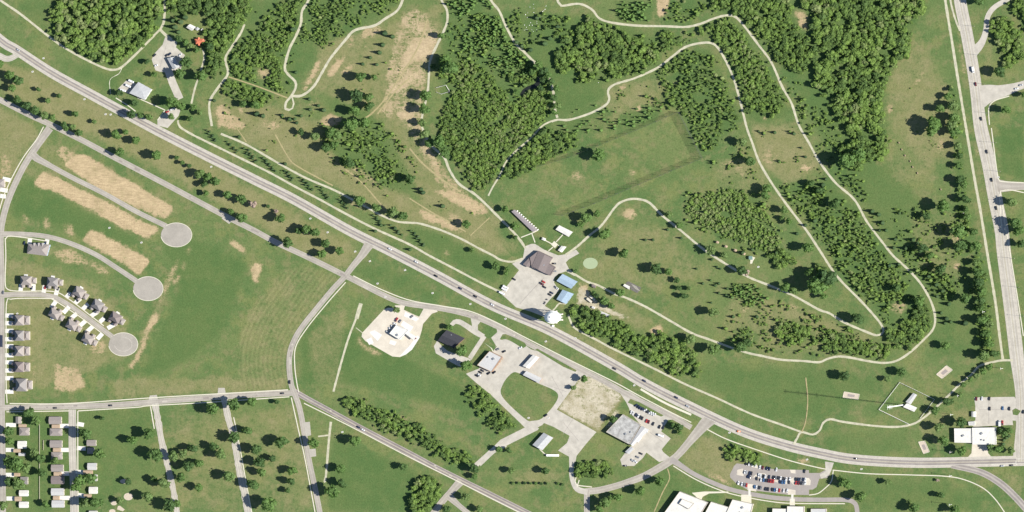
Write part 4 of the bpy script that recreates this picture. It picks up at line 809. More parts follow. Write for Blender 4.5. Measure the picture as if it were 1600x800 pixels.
for name, poly, sp, r, kind, label in WOODS:
    pts = scatter(poly, sp * (.80 if kind == 'b' else .95), gap=.84 if kind == 'b' else .62); keep = [p for p in pts if rng.random() < (0.97 if kind == 'b' else 0.9)]
    n = len(keep); NTREE += n
    big = rng.random(n) ** 2.2
    rads = r * (0.55 + 0.85 * big) * rng.uniform(.9, 1.1, n)
    kinds = ['c' if kind == 'c' or (kind == 'm' and rng.random() < .15) else 'b' for _ in range(n)]
    # trees of a kind stand together: the tint drifts through the wood
    fx = rng.uniform(.02, .06); fy = rng.uniform(.02, .06); ph = rng.uniform(0, 6, 2)
    TOFF = {'rounded': .16, 'wood of dark': -.22, 'bright green': .38, 'big dense': .06, 'wood running': -.05, 'dark thicket': -.12}; off = next((v for q, v in TOFF.items() if label.startswith(q)), 0)
    tint = [min(1, max(0, .42 + off + .25 * math.sin(p[0] * fx + ph[0]) * math.sin(p[1] * fy + ph[1]) + rng.normal() * .27)) for p in keep]
    build_mass(name, keep, rads, kinds, label, {'woodland': 'wood', 'plantation': 'plantation', 'thicket': 'thicket', 'tree_belt': 'tree belt'}[name], tint, hfac=(.6 if label.startswith('bright') else 1.25) if kind == 'b' else 1.2)
for poly, n, r, label in EXTRA_SHRUBS:
    P = np.array(poly, float); lo, hi = P.min(0), P.max(0); pts = []
    while len(pts) < n:
        q = rng.uniform(lo, hi, (60, 2)); pts += [tuple(p) for p in q[pip(poly, q[:, 0], q[:, 1])]]
    n = int(n * .8); pts = pts[:n]
    for q in range(n):                                   # scrub grows in clumps
        if q > 8 and rng.random() < .62:
            a = pts[int(rng.integers(0, max(1, n // 7)))]; w = (a[0] + rng.normal() * 4.5, a[1] + rng.normal() * 3.6)
            if pip(poly, np.array([w[0]]), np.array([w[1]]))[0]: pts[q] = w
    i = np.array([[min(1038, max(1, int(y) + 120)), min(1838, max(1, int(x) + 120))] for x, y in pts]); pts = [q for q, (a, b) in zip(pts, i) if not LV[a-1:a+2, b-1:b+2].any()]; n = len(pts)
    build_mass('scrub', pts, 1.2 * r * (.5 + 1.1 * rng.random(n) ** 2), ['c' if rng.random() < .15 else 'b' for _ in pts], label, 'scrub', rng.random(n) * .9, hfac=.75)

# ------------------------------------------------------------------ what each thing is told apart by
PLACES = [('the water tower',866,494),('the round pale green pad',922,411),('the orange roofed house',311,63),('the grey highway building',220,141),
 ('the brown roofed clubhouse',840,410),('the long open range shelter',819,345),('the white roofed pavilion',882,361),('the dark roofed house',705,530),('the white canopied station',622,518),
 ('the white flat roofed restaurant',756,565),('the worn grey warehouse',974,672),('the two white roofed halls',1524,682),('the fenced mast enclosure',1418,628),('the school car park',1205,750),
 ('the school roofs',1080,788),('the vacant sandy lot',918,630),('the upper cul-de-sac circle',275,367),('the middle cul-de-sac circle',231,451),('the lower cul-de-sac circle',192,538),
 ('the crossroads by the empty field',545,433),('the fork of the diagonal road',465,618),('the curved house street',120,490),('the western old street',258,715),('the eastern old street',372,715),
 ('the single gravel strip',535,560),('the slim gravel strip in the lawn',513,700),('the netted field',970,260),('the bright green thicket',1145,345),('the sharp bend of path',1375,515),
 ('the teardrop path loop',452,163),('the east road junction',1540,148),('the second east junction',1565,291),('the little white roofed shelter',985,448),('the green roofed shelter',1174,403),
 ('the scattered white stones',825,35),('the dark gully',830,130),('the pale metal shop',850,690),('the highway bend',1160,672),('the western highway junction',14,86),('the top path bend',1137,25),
 ('the bare strip at the top',1038,14),('the dry meadow',690,330),('the sandy house plots',180,300),('the eastern gravel path',1530,320),('the lower gravel path',1225,562),('the ranch houses',60,720),
 ('the southern lawn',1400,770),('the diagonal road junction',720,755),('the curved junction road',985,755),('the middle of the highway',510,340),('the frontage road',420,375),('the frontage road\'s west end',50,180),
 ('the tree belt slope',765,640),('the gravel yard',925,465),('the upper curved lawn path',945,165),('the school drive verge',1293,752),('the small pit by the highway',1444,699),('the east road\'s north end',1510,40),('the eastern path\'s south end',1565,560)]
DIRS = ['east', 'south-east', 'south', 'south-west', 'west', 'north-west', 'north', 'north-east']
ORD = ['', 'second', 'third', 'fourth', 'fifth', 'sixth', 'seventh', 'eighth', 'ninth', 'tenth', 'eleventh', 'twelfth']
PEND = []
def place_later(o, phrase, px, py, join='standing'): PEND.append((o, phrase, px, py, join))
def settle_labels():
    groups = {}
    for o, ph, px, py, j in PEND:
        nm, lx, ly = min(PLACES, key=lambda q: math.hypot(q[1] - px, q[2] - py))
        d = math.hypot(px - lx, py - ly); a = DIRS[int(round(math.atan2(py - ly, px - lx) / (math.pi / 4))) % 8]
        rel = f'at {nm}' if d < 9 else f'just {a} of {nm}' if d < 32 else f'{a} of {nm}'
        groups.setdefault(f'{ph} {rel}', []).append((d, o))
    for key, mem in groups.items():
        mem.sort(key=lambda q: q[0])
        for i, (d, o) in enumerate(mem):
            o['label'] = key if len(mem) == 1 else key + (', first and nearer one' if i == 0 and len(mem) == 2 else ', first in line' if i == 0 else f', {ORD[min(i, 11)]} farther out')

# ------------------------------------------------------------------ single trees
def trunk_mesh(seed):
    r = random.Random(seed); b = MB(); b.tube((0, 0, -1.95), (0, 0, -0.55), 0.085, 0.055, 7)
    for i in range(4):
        a = i * 1.57 + r.uniform(-.4, .4); b.tube((0, 0, -0.9 + .1 * i), (.5 * math.cos(a), .5 * math.sin(a), -0.1 + r.uniform(0, .3)), 0.04, 0.015, 5)
    b.tube((0, 0, -.6), (0, 0, .3), .05, .02, 5); return b.mesh('trunk', [BARK])
BROAD = []
for i in range(7):
    v, f = crown_arrays(20 + i, 11 + i % 3, 260, ICO1, (0.075, 0.15)); BROAD.append((tri_mesh('crown', v, f, [LEAF]), trunk_mesh(i)))
v, f = crown_arrays(44, 7, 60, ICO1, (0.06, 0.12)); sparse = tri_mesh('crown', v * [1, 1, .8], f, [DEADLEAF]); DEAD = (sparse, trunk_mesh(44))
CON = []
for i in range(4):
    v, f = conifer_arrays(60 + i, 5, 9); b = MB(); b.tube((0, 0, -1.25), (0, 0, 1.2), .1, .03, 6); CON.append((tri_mesh('crown', v, f, [NEEDLE]), b.mesh('trunk', [BARK])))
def put_tree(name, protos, px, py, r, hc, sq=1.0, tall=1.0):
    cr, tk = protos[rng.integers(len(protos))]
    R = r * M; z = hc * R; g = G(px, py, z)
    t = empty(name, (g.x, g.y, 0), rng.uniform(0, 6.28) * 0, (R * 1.10 * sq, R * 0.96 * sq, R * tall)); t['category'] = 'tree'
    rz = rng.uniform(0, 6.28)
    for nm, me in (('crown', cr), ('trunk', tk)):
        c = link(nm, me, t, (0, 0, hc / tall if tall != 1 else hc), rz)
    return t
T_BROAD = """841 103 8,850 110 7,857 117 6,862 128 6,870 138 6,866 152 6,871 165 6,866 176 5,832 112 6,845 138 5,848 125 5,807 143 5,660 192 7,664 210 8,670 224 7,620 484 6,0 100 7,15 118 8,28 126 8,19 137 6,60 140 4,75 157 5,92 150 4,28 155 7,42 165 8,55 173 8,70 180 7,82 183 5,118 178 6,101 195 6,114 198 5,147 190 4,
229 96 4.5,241 116 5,292 97 9,281 116 9,271 160 10,284 166 7,187 145 6,211 161 6,206 179 7,219 180 6,233 183 6,314 119 9,268 182 6,302 168 6,312 176 5,297 186 5,280 61 6,290 66 6,297 72 5,307 78 6,328 72 7,
103 201 5,123 208 6,181 211 8,196 206 5,213 219 7,188 237 7,245 242 8,276 246 4,285 254 4,296 259 4,313 271 8,319 287 6,325 276 8,336 284 8,322 302 5,355 304 7,378 311 8,419 322 3,361 330 6,379 340 8.5,
438 341 8,467 361 6,479 358 8,493 363 8,450 379 10,509 381 7,531 392 7,503 397 7,
470 206 6,493 213 7,516 207 9,510 230 8,527 212 8,522 226 7,547 254 9,563 313 8.5,588 324 8,614 331 9,630 337 8,641 280 9,
565 120 9,585 121 5,558 150 10,576 152 8,576 166 8,555 174 9,550 194 10,569 192 9,400 165 7,380 163 6,665 150 9,664 170 9,690 56 6,677 104 5,702 105 13,697 93 8,
687 222 10,695 238 8,729 350 7,804 353 7,790 327 6,936 243 10,917 340 8,933 334 6,908 350 5,946 366 9,738 391 4,805 371 4,
775 416 7,793 420 4,791 427 4,899 424 3.5,723 548 10,729 571 9,703 511 5,913 592 6,944 470 7,955 478 6,932 462 5,
780 702 5,795 704 5,800 735 6,852 736 6,741 732 8,742 744 5,728 776 7,750 795 6,698 795 7,896 606 4,958 655 6,
1045 335 6,1062 352 6,975 396 8,1111 391 8,1131 398 6,1160 222 8,1173 252 8,1198 294 7,1195 305 8,1226 328 7,1233 346 6,1222 340 4,1263 387 9,1267 286 6,1282 298 7,
1025 420 9,1045 425 6,1058 438 5,1061 450 4,1077 451 4,1070 463 6,970 457 7,1116 488 8,1160 422 8,1080 530 8,1115 545 9,1157 543 9,1168 535 7,1227 449 8,1241 455 7,1276 446 14,1292 434 14,1265 425 8,1287 462 6,
1470 170 8,1461 192 12,1490 166 9,1492 184 8,1487 195 9,1486 140 4,1481 150 6,1532 2 8,1563 112 9,1573 172 8,1601 148 6,1455 205 10,1492 205 9,1497 228 7,1499 244 6,1498 258 6,1501 280 8,1506 288 7,1509 312 8,1509 327 6,1512 339 6,1474 322 11,1448 338 7,1497 362 11,1502 384 10,1521 362 8,1526 385 9,
1305 318 9,1325 250 12,1343 243 10,1443 388 9,1453 399 7,1582 316 8,1588 348 9,1592 360 9,1596 381 8,
1470 420 10,1401 450 7,1438 470 9,1508 466 9,1341 497 10,1477 540 7,1320 588 8,1409 582 7,1387 592 5,1526 410 7,1528 425 9,1531 440 9,1534 455 9,1533 470 8,1532 481 7,1536 500 9,1546 506 7,1541 521 7,1546 536 8,1538 555 9,1554 553 8,
1546 573 6,1536 580 6,1526 587 5,1516 593 5,1505 601 5,1502 659 9,1468 667 8,1475 689 9,1503 704 8,1322 755 9,1345 776 10,1388 753 5,1470 773 6,1428 794 8,1421 784 4,1492 796 8,1313 748 5,1500 617 5,1481 628 8,1461 641 7,1563 673 5,1570 678 6,1577 672 6,1550 700 6,1561 702 7,1580 704 6,
333 640 9,366 632 10,394 628 8,433 628 4,386 672 8,366 684 9,440 690 10,401 702 9,426 716 6,406 722 10,346 709 9,335 697 8,409 738 8,359 744 9,396 756 9,421 788 12,457 735 7,455 752 7,450 766 5,491 692 9,556 688 9,533 732 8,520 768 11,534 756 8,631 729 6,
46 645 9,57 658 8,14 674 9,15 689 7,134 678 11,159 653 4,233 678 10,208 688 8,244 710 11,286 708 8,301 700 8,271 713 9,311 724 8,283 746 9,296 728 9,256 756 9,241 748 6,231 776 9,266 790 10,277 787 7,311 761 7,187 782 6,201 752 6,156 708 9,126 751 11,141 748 10,119 761 8,27 726 12,42 731 9,14 721 9,54 708 8,64 716 8,86 720 7,31 757 11,15 752 8,66 738 8,5 790 8,151 786 11,134 786 9,71 788 6,
945 786 9,956 778 6,936 795 7,966 777 7,1001 767 8,1031 752 8,1053 664 5,1061 668 6,1062 676 4,1047 659 3,928 458 4"""
T_DEAD = "396 320 7,432 330 4,1167 425 6,1465 750 3"
COLW = ['dark green', 'mid green', 'bright green']
for s in T_BROAD.replace('\n', '').split(','):
    x, y, r = map(float, s.split()); r *= rng.uniform(.95, 1.08) * (.95 if x > 1430 and 120 < y < 620 else 1)
    t = put_tree('broadleaf_tree', BROAD, x, y, r, 1.6, tall=rng.uniform(.9, 1.1)); t['group'] = 'single broadleaf trees'
    place_later(t, ('very large' if r > 9.8 else 'large' if r > 7.8 else 'medium' if r > 5.4 else 'small') + ' broadleaf tree', x, y)
for s in T_DEAD.split(','):
    x, y, r = map(float, s.split()); t = put_tree('bare_tree', [DEAD], x, y, r, 1.3); place_later(t, 'brown bare tree', x, y)
# conifers in their planted rows
for i, (a, b, n, nm) in enumerate([((323,203),(337,220),7,'first'),((355,222),(371,238),7,'second'),((383,232),(400,253),9,'third'),((412,248),(428,267),8,'fourth'),((446,267),(457,281),7,'fifth'),((470,278),(485,296),8,'sixth'),((498,292),(512,311),9,'seventh'),((531,312),(541,325),6,'eighth'),((584,336),(598,352),6,'ninth'),((611,352),(625,367),6,'tenth'),((642,361),(662,384),9,'eleventh')]):
    for k in range(n):
        q = k / (n - 1); x = a[0] + (b[0] - a[0]) * q + (2.2 if k % 2 else -1.2); y = a[1] + (b[1] - a[1]) * q
        t = put_tree('conifer', CON, x + rng.normal() * .5, y + rng.normal() * .4, 2.0 * rng.uniform(.85, 1.2), 1.25)
        t['label'] = f'{ORD[k] or "first"} small conifer from the top of the {nm} slanting row by the highway path'; t['group'] = f'{nm} slanting row of conifers'
T_CON = """272 42 5,281 34 5,288 27 5,270 32 5,278 50 4,1008 375 2.5,1020 375 2.5,1043 359 2.5,1064 372 2.5,1098 443 2.5,1110 438 2,1117 446 2.5,1123 443 2.5,1136 451 2.5,1123 458 2.5,1134 461 2.5,1138 464 2.5,1111 473 2,457 46 6,660 301 4,657 296 4,691 322 4,640 390 3,462 113 3,1145 495 3,1182 495 3,1120 417 2,1125 420 2,1112 406 2,1272 345 4,1258 352 3,1245 365 3,1238 312 3,
1185 205 2,1193 210 2,1210 207 3,1240 209 3,1252 231 2,1258 245 2.5,1217 252 2.5,1146 242 2,1290 280 3,1298 247 3,1318 248 3,1285 289 4,1362 330 4,1372 335 4,1378 348 4,1374 360 3,1384 360 3,1398 374 3,1396 387 3,1426 375 4,1433 380 3,1405 333 3,1415 388 4,1389 415 4,1404 413 3,1422 425 3,1450 432 4,1462 445 4,1472 455 4,1464 463 3,1478 498 4,1485 503 3,1507 505 5,1470 489 3,1476 505 3,1482 475 4,
562 322 3,440 180 3,452 186 4,460 186 3,470 181 3,483 155 3,497 165 3,505 172 4,484 171 3,463 192 3,400 178 5,410 181 4,334 157 3,373 214 3,520 247 2,385 240 2,445 256 3,600 52 5,612 57 4,597 70 4,592 82 4,578 90 3,566 100 3,588 101 3,
1545 700 3,1568 688 3,1572 684 3,1576 681 3,1567 694 3,586 361 3,595 352 3,617 357 3,1088 420 2,1113 405 2,1175 390 3,1160 395 4,1213 395 4,838 28 4,870 42 4,858 60 4,850 68 5,806 66 4,815 72 4,828 78 4"""
for s in T_CON.replace('\n', '').split(','):
    x, y, r = map(float, s.split()); t = put_tree('conifer', CON, x, y, r, 1.25); t['group'] = 'single conifers'
    place_later(t, ('tall dark' if r >= 4 else 'small dark' if r >= 2.6 else 'tiny dark') + ' conifer', x, y)
for k, (x, y) in enumerate([(802,755),(811,755),(820,755),(829,755),(837,755),(846,755.5),(855,755.5),(872,755.5),(879,757)]):
    t = put_tree('round_shrub', BROAD, x, y, 2.6, 0.9); t['label'] = f'{ORD[k] or "first"} round shrub from the west in the straight row north of the diagonal road'; t['group'] = 'straight row of round shrubs'; t['category'] = 'shrub'
# ------------------------------------------------------------------ buildings
WIN = None
def unit_window():
    b = MB(); b.box((0, 0, 0), (1.3, .10, 1.2)); return b.mesh('window', [GLASS])
def unit_door():
    b = MB(); b.box((0, 0, 0), (1.0, .10, 2.05)); return b.mesh('door', [DARKSTEEL])
WIN, DOOR = unit_window(), unit_door()
def inset(poly, d):
    n = len(poly); out = []; A = sum(poly[i][0] * poly[(i + 1) % n][1] - poly[(i + 1) % n][0] * poly[i][1] for i in range(n)); sgn = 1 if A > 0 else -1
    for i in range(n):
        p0, p1, p2 = (Vector(poly[i - 1][:2]), Vector(poly[i][:2]), Vector(poly[(i + 1) % n][:2]))
        a, b = (p1 - p0).normalized(), (p2 - p1).normalized(); na, nb = Vector((-a.y, a.x)) * sgn, Vector((-b.y, b.x)) * sgn
        k = na + nb; q = k.length_squared; out.append(p1 + (k * (2 * d / q) if q > .2 else na * d))
    return out
def openings(root, poly, h, dens=5.5, off=0.055):
    n = len(poly); first = True; A = sum(poly[i][0] * poly[(i + 1) % n][1] - poly[(i + 1) % n][0] * poly[i][1] for i in range(n))
    for i in range(n):
        a, b = poly[i], poly[(i + 1) % n]; L = (b - a).length
        if L < 4: continue
        d = (b - a).normalized(); out = Vector((d.y, -d.x)) * (1 if A > 0 else -1); k = min(5, max(1, int(L / dens))); rz = math.atan2(d.y, d.x)
        for j in range(k):
            p = a + d * (L * (j + .5) / k) + out * off - Vector(root.location[:2])
            if first and j == 0: link('door', DOOR, root, (p.x, p.y, 1.03), rz); first = False
            else: link('window', WIN, root, (p.x, p.y, min(1.6, h * .5)), rz)
def to_poly(px, h):
    P = [Vector(G(x, y, h)[:2]) for x, y in px]
    A = sum(P[i].x * P[(i + 1) % len(P)].y - P[(i + 1) % len(P)].x * P[i].y for i in range(len(P)))
    return P if A > 0 else P[::-1]
def volume(root, px, h, kind, roof, wall, pitch=.42, oh=.45, win=True, names=('wall', 'roof'), vents=0):
    """one block of a building, given by its roof corners in the photograph"""
    P = to_poly(px, h); o = Vector(root.location[:2]); c = sum(P, Vector((0, 0))) / len(P); Q = [p - o for p in P]
    b = MB()
    if kind == 'flat':
        b.prism(Q, -.1, h - .35); b.obj(names[0], wall, root)
        ring = MB(); I = inset(Q, .35); O = inset(Q, -.05); n = len(Q)
        vs = [(p.x, p.y, z) for z in (h - .35, h + .25) for p in O] + [(p.x, p.y, z) for z in (h + .25, h - .34) for p in I]
        ring.add(vs, [(i + k * n, (i + 1) % n + k * n, (i + 1) % n + (k + 1) * n, i + (k + 1) * n) for k in range(3) for i in range(n)]); ring.obj('parapet', wall if wall is not W_BRICK else R_TAN, root)
        s = MB(); s.prism(inset(Q, .33), h - .33, h - .1); s.obj(names[1], roof, root)
    else:
        wp = inset(Q, oh); b.prism(wp, -.1, h); b.obj(names[0], wall, root)
        A, B, C2, D2 = Q
        if (B - A).length < (C2 - B).length: A, B, C2, D2 = B, C2, D2, A     # A-B is a long side
        w = (C2 - B).length; rise = w * .5 * pitch
        m0, m1 = (A + D2) / 2, (B + C2) / 2; ax = (m1 - m0).normalized()
        if kind == 'hip': s_ = min(w * .5, (m1 - m0).length * .48); m0, m1 = m0 + ax * s_, m1 - ax * s_
        r = MB(); z0, z1 = h, h + rise
        vs = [(p.x, p.y, z0 - .22) for p in (A, B, C2, D2)] + [(p.x, p.y, z0) for p in (A, B, C2, D2)] + [(m0.x, m0.y, z1), (m1.x, m1.y, z1)]
        r.add(vs, [(3, 2, 1, 0), (0, 1, 5, 4), (1, 2, 6, 5), (2, 3, 7, 6), (3, 0, 4, 7)], 1)
        r.add(vs, [(4, 5, 9, 8), (6, 7, 8, 9)], 0); r.add(vs, [(5, 6, 9), (7, 4, 8)], 0 if kind == 'hip' else 1)
        r.obj(names[1], [roof, wall], root)
        P = [p + o for p in wp]
    if win: openings(root, P, h)
    for k in range(vents):
        q = c + Vector((rng.uniform(-.28, .28), rng.uniform(-.28, .28))) * min((P[1] - P[0]).length, (P[2] - P[1]).length) - o
        v = MB(); s_ = rng.uniform(.8, 1.7); v.box((0, 0, .45), (1.6 * s_, 1.3 * s_, 1.1 * s_), .5); v.obj('roof_vent', STEEL, root, (q.x, q.y, h - .1 if kind == 'flat' else h))
    return P
def building(name, label, cat, px, h, kind, roof, wall, group=None, **k):
    cx = sum(p[0] for p in px) / len(px); cy = sum(p[1] for p in px) / len(px)
    g = G(cx, cy, h); root = empty(name, (g.x, g.y, 0)); tag(root, label, cat, group)
    volume(root, px, h, kind, roof, wall, **k); return root
def rect(x0, y0, x1, y1): return [(x0, y0), (x1, y0), (x1, y1), (x0, y1)]
def quad(cx, cy, w, d, a):
    ca, sa = math.cos(a), math.sin(a); return [(cx + x * ca - y * sa * 1.0, cy + x * sa + y * ca) for x, y in ((-w/2, -d/2), (w/2, -d/2), (w/2, d/2), (-w/2, d/2))]
# --- park and roadside
b = building('office_building', 'grey roofed building beside the highway with white vans parked behind it', 'building', [(216,128),(237,139.5),(226,156),(202,145.5)], 5.5, 'hip', R_METAL, W_WHITE, pitch=.12)
building('workshop', 'pale gabled workshop with parked vehicles in the yard behind the highway building', 'building', [(261,91),(272,89),(281,104.5),(270.5,108.5)], 4.5, 'gable', R_METAL, W_WHITE, pitch=.3)
building('barn', 'white gabled barn above the orange roofed house', 'barn', [(291,43),(297,37.5),(306,42),(299.5,48)], 4.5, 'gable', R_WHITE, W_WHITE)
building('shed', 'small grey shed beside the white barn', 'shed', [(304.5,45),(308.5,42),(312.5,45),(308,48)], 3, 'hip', R_METAL, W_WHITE, win=False)
building('shed', 'tiny white shed east of the small grey shed', 'shed', [(313.5,46.5),(316.5,44),(317.5,45.5),(314.5,48)], 2.4, 'gable', R_WHITE, W_WHITE, win=False)
h = building('house', 'house with a bright orange hipped roof among dark trees', 'house', [(304,61),(318,60.5),(320.5,66.5),(306,69)], 5, 'hip', R_ORANGE, W_BRICK, pitch=.6)
volume(h, [(308,58.5),(312,58.5),(312.5,71),(308.5,71)], 4.7, 'gable', R_ORANGE, W_BRICK, pitch=.7, win=False, names=('wing_wall', 'wing_roof'))
b = building('clubhouse', 'sprawling brown roofed clubhouse at the top of the large gravel car park', 'clubhouse', [(841,392),(863,402.5),(856.5,411),(867.5,417.5),(859.5,430.5),(831,417.5),(828,402.5)], 5.0, 'flat', R_BROWN, R_BROWN, vents=1)
volume(b, [(841,392.5),(862,403),(851,427),(831,416)], 5.2, 'gable', R_BROWN, R_BROWN, pitch=.16, win=False, names=('upper_wall', 'upper_roof'))
volume(b, [(827.5,402),(833,404.5),(826.5,418),(817,413)], 4.0, 'gable', R_BROWN, W_BEIGE, pitch=.2, win=False, names=('wing_wall', 'wing_roof'))
for lab, px in (('larger and upper of the two pale blue metal sheds by the car park', [(879,428),(902,440),(892,451),(869.5,439)]), ('smaller and lower of the two pale blue metal sheds by the car park', [(879,452.5),(896,459),(884.5,475),(869.5,467.5)])):
    building('metal_shed', lab, 'shed', px, 4.2, 'gable', R_BLUE, W_BLUE, 'pale blue metal sheds', pitch=.16, oh=.25)
s = empty('range_shelter', (*G(819, 345)[:2], 0)); tag(s, 'long narrow mauve roofed shelter facing the netted field', 'shelter')
volume(s, [(799,330.5),(804.5,327.5),(840,359),(832.5,362.5)], 3.4, 'gable', R_MAUVE, R_MAUVE, pitch=.12, win=False)
for k in range(11):
    q = k / 10; p = G(808.5 + 32 * q, 330 + 29 * q, 0); t = empty('shooting_bench', (p.x, p.y, 0), math.radians(40)); 
    t['label'] = f'{ORD[k] or "first"} white bench table from the upper end of the long range shelter'; t['category'] = 'table'; t['group'] = 'bench tables at the range shelter'
    b = MB(); b.box((0, 0, .78), (2.3, 1.5, .1)); b.obj('table_top', WHITE, t); b = MB(); [b.box((x, 0, .36), (.15, 1.1, .74)) for x in (-.8, .8)]; b.obj('legs', STEEL, t)
def open_shelter(name, label, px, h, roof, cat='shelter', kind='gable', pitch=.3):
    cx = sum(p[0] for p in px) / 4; cy = sum(p[1] for p in px) / 4; g = G(cx, cy, h); root = empty(name, (g.x, g.y, 0)); tag(root, label, cat)
    P = [p - Vector((g.x, g.y)) for p in to_poly(px, h)]
    for p in inset(P, .4): b = MB(); b.box((p.x, p.y, h / 2 - .06), (.25, .25, h)); b.obj('post', WHITE, root)
    A, B, C2, D2 = P
    if (B - A).length < (C2 - B).length: A, B, C2, D2 = B, C2, D2, A
    w = (C2 - B).length; m0, m1 = (A + D2) / 2, (B + C2) / 2; r = MB(); vs = [(p.x, p.y, z) for z in (h - .2, h) for p in (A, B, C2, D2)] + [(m0.x, m0.y, h + w * .5 * pitch), (m1.x, m1.y, h + w * .5 * pitch)]
    r.add(vs, [(3, 2, 1, 0), (0, 1, 5, 4), (1, 2, 6, 5), (2, 3, 7, 6), (3, 0, 4, 7), (4, 5, 9, 8), (6, 7, 8, 9), (5, 6, 9), (7, 4, 8)]); r.obj('roof', roof, root); return root
open_shelter('pavilion', 'long white roofed open pavilion north-east of the clubhouse', [(874,352),(895,362.5),(888.5,370),(868,358.5)], 3.4, R_WHITE, 'pavilion', pitch=.14)
building('hut', 'small white hut at the end of the plaza walk', 'hut', quad(849.5, 373.5, 6, 4.2, .4), 2.8, 'hip', R_WHITE, W_WHITE, win=False)
building('portable_cabin', 'long white cabin just below the paved plaza', 'cabin', [(877.5,384),(885,385.5),(878,394.5),(871.5,391)], 3.2, 'gable', R_WHITE, W_WHITE, pitch=.2)
open_shelter('shelter', 'little white roofed shelter beside the dark paved slab in the park lawn', [(976,443.5),(984,447.5),(983.5,452.5),(973.5,446.5)], 2.8, R_WHITE, pitch=.15)
b = MB(); b.prism([G(x, y) for x, y in [(978,442),(982,439.5),(1002,449.5),(999,454),(996,458),(986,453),(984.5,449),(979,446)]], -.05, .25); t = tag(b.obj('paved_slab', mat('dark_slab', (.17,.16,.14), var=.3, scale=.6)), 'dark paved slab beside the little white roofed shelter', 'slab')
for k in range(4):
    a, c = G(985 + k * 2.6, 443.2 + k * 2.0), G(997 + k * .6, 449.6 + k * 2); b = MB(); b.box(((a.x + c.x) / 2, (a.y + c.y) / 2, .35), (7.5, .7, .25), -.45); b.obj('kerb', mat('slab_kerb', (.42,.39,.33)), t)
open_shelter('shelter', 'green roofed shelter with a pale pad south-east of the bright green thicket', [(1170,400),(1175.5,400),(1176,406),(1170,405.5)], 3.0, R_GREEN)
sheet('paved_pad', [(1175,401),(1180,402.5),(1177,407),(1175,412),(1172,412),(1172.5,406)], WALK)
for k, (x, y) in enumerate([(1121,378.5),(1134.5,385),(1149,391),(1162.5,396.5)]):
    t = building('hut', f"tan {('westernmost','second','third','easternmost')[k]} hut of the four in a line below the bright green thicket", 'hut', quad(x, y, 4.2, 3.6, .4), 3.4, 'hip', R_TAN, W_TAN, 'tan huts in a line', win=False)
building('shed', 'brown shed beside the gravel yard path', 'shed', quad(928, 447, 6.5, 4.5, .5), 3, 'gable', R_BROWN, W_TAN, win=False)
building('shed', 'long pale grey shed at the edge of the wood by the gravel yard', 'shed', [(938,485.5),(953,492),(951,496),(936,489)], 3, 'gable', R_PALE, W_WHITE, win=False)
# --- mast, its hut and its fence
h = building('equipment_building', 'pale two winged hut inside the white fence at the foot of the mast', 'building', [(1427,614),(1433,617),(1423,632),(1415,628)], 3.6, 'gable', R_PALE, W_WHITE, pitch=.2)
volume(h, [(1417,630),(1433,637),(1428.5,643.5),(1411,636)], 3.4, 'gable', R_WHITE, W_WHITE, pitch=.16, win=False, names=('wing_wall', 'wing_roof'))
# --- roadside businesses
b = building('filling_station', 'white flat roofed station in the middle of its pale concrete lot', 'filling station', [(619,508),(638,516),(624,530.5),(608.5,521)], 5, 'flat', R_WHITE, W_WHITE, vents=1)
r = b.location; cp = MB(); P = [p - Vector(r[:2]) for p in to_poly([(632,520.5),(636,517),(650.5,526),(646,531.5)], 5)]; cp.prism(P, 4.5, 5.1); cp.obj('canopy', R_WHITE, b)
for p in inset(P, 1.0): c = MB(); c.box((p.x, p.y, 2.2), (.4, .4, 4.6)); c.obj('canopy_post', STEEL, b)
building('house', 'dark roofed house ringed by a tan gravel drive', 'house', [(698,515.5),(726.5,528.5),(709.5,544),(684,532)], 4.5, 'gable', R_DARK, W_BRICK, pitch=.28, vents=1)
b = building('restaurant', 'white flat roofed restaurant with an orange brick front', 'restaurant', [(765,548.5),(784,558),(768,581),(745.5,570.5)], 5.5, 'flat', R_PALE, W_BRICK, vents=2)
for k in range(5): 
    p = G(783.5 - 3.4 * k, 561 + 4.3 * k, 3.2); c = MB(); c.box((0, 0, 0), (3.2, 1.3, .25), math.radians(54)); c.obj('awning', R_TAN, b, (p.x + 1.2 - b.location.x, p.y - b.location.y, 3.2))
b = building('shop', 'narrow white roofed shop with brown stripes, upper of the pair in the gravel lot', 'shop', [(833,554),(843,558.5),(827,576),(816.5,572)], 4.5, 'gable', R_WHITE, W_BRICK, pitch=.2)
building('shop', 'narrow white roofed shop, lower of the pair in the gravel lot', 'shop', [(822.5,579.5),(847,591),(842,598.5),(817,586)], 4, 'gable', R_PALE, W_BRICK, pitch=.16)
b = building('warehouse', 'big worn grey roofed warehouse south of the vacant sandy lot', 'warehouse', [(973,647.5),(1001,664),(983,694),(947,675)], 6.0, 'flat', R_WORN, W_BEIGE, vents=2)
volume(b, [(1002,665),(1014.5,671.5),(989,697),(983.5,693.5)], 5.0, 'gable', R_PALE, W_BEIGE, pitch=.22, win=False, names=('side_wall', 'side_roof'))
volume(b, [(985.5,697.5),(991,701),(983,709.5),(976.5,706)], 3.6, 'gable', R_METAL, W_BEIGE, pitch=.2, win=False, names=('annex_wall', 'annex_roof'))
building('metal_shop', 'pale metal roofed shop with a grey ridge stripe south-west of the vacant lot', 'shop', [(849.5,676),(864.5,684),(847.5,703.5),(832,695)], 4.5, 'gable', R_METAL, W_TAN, pitch=.26)
b = MB(); b.box((0, 0, 1.9), (15.5, 2.6, 2.7)); t = empty('box_trailer', (*G(863.5, 711.5, 2)[:2], 0)); tag(t, 'long white box trailer parked south of the pale metal roofed shop', 'trailer'); b.obj('box', WHITE, t)
for x in (-6, -5, 5.2): b = MB(); b.tube((x, -1.25, .5), (x, 1.25, .5), .5, k=12); b.obj('wheel', TYRE, t)
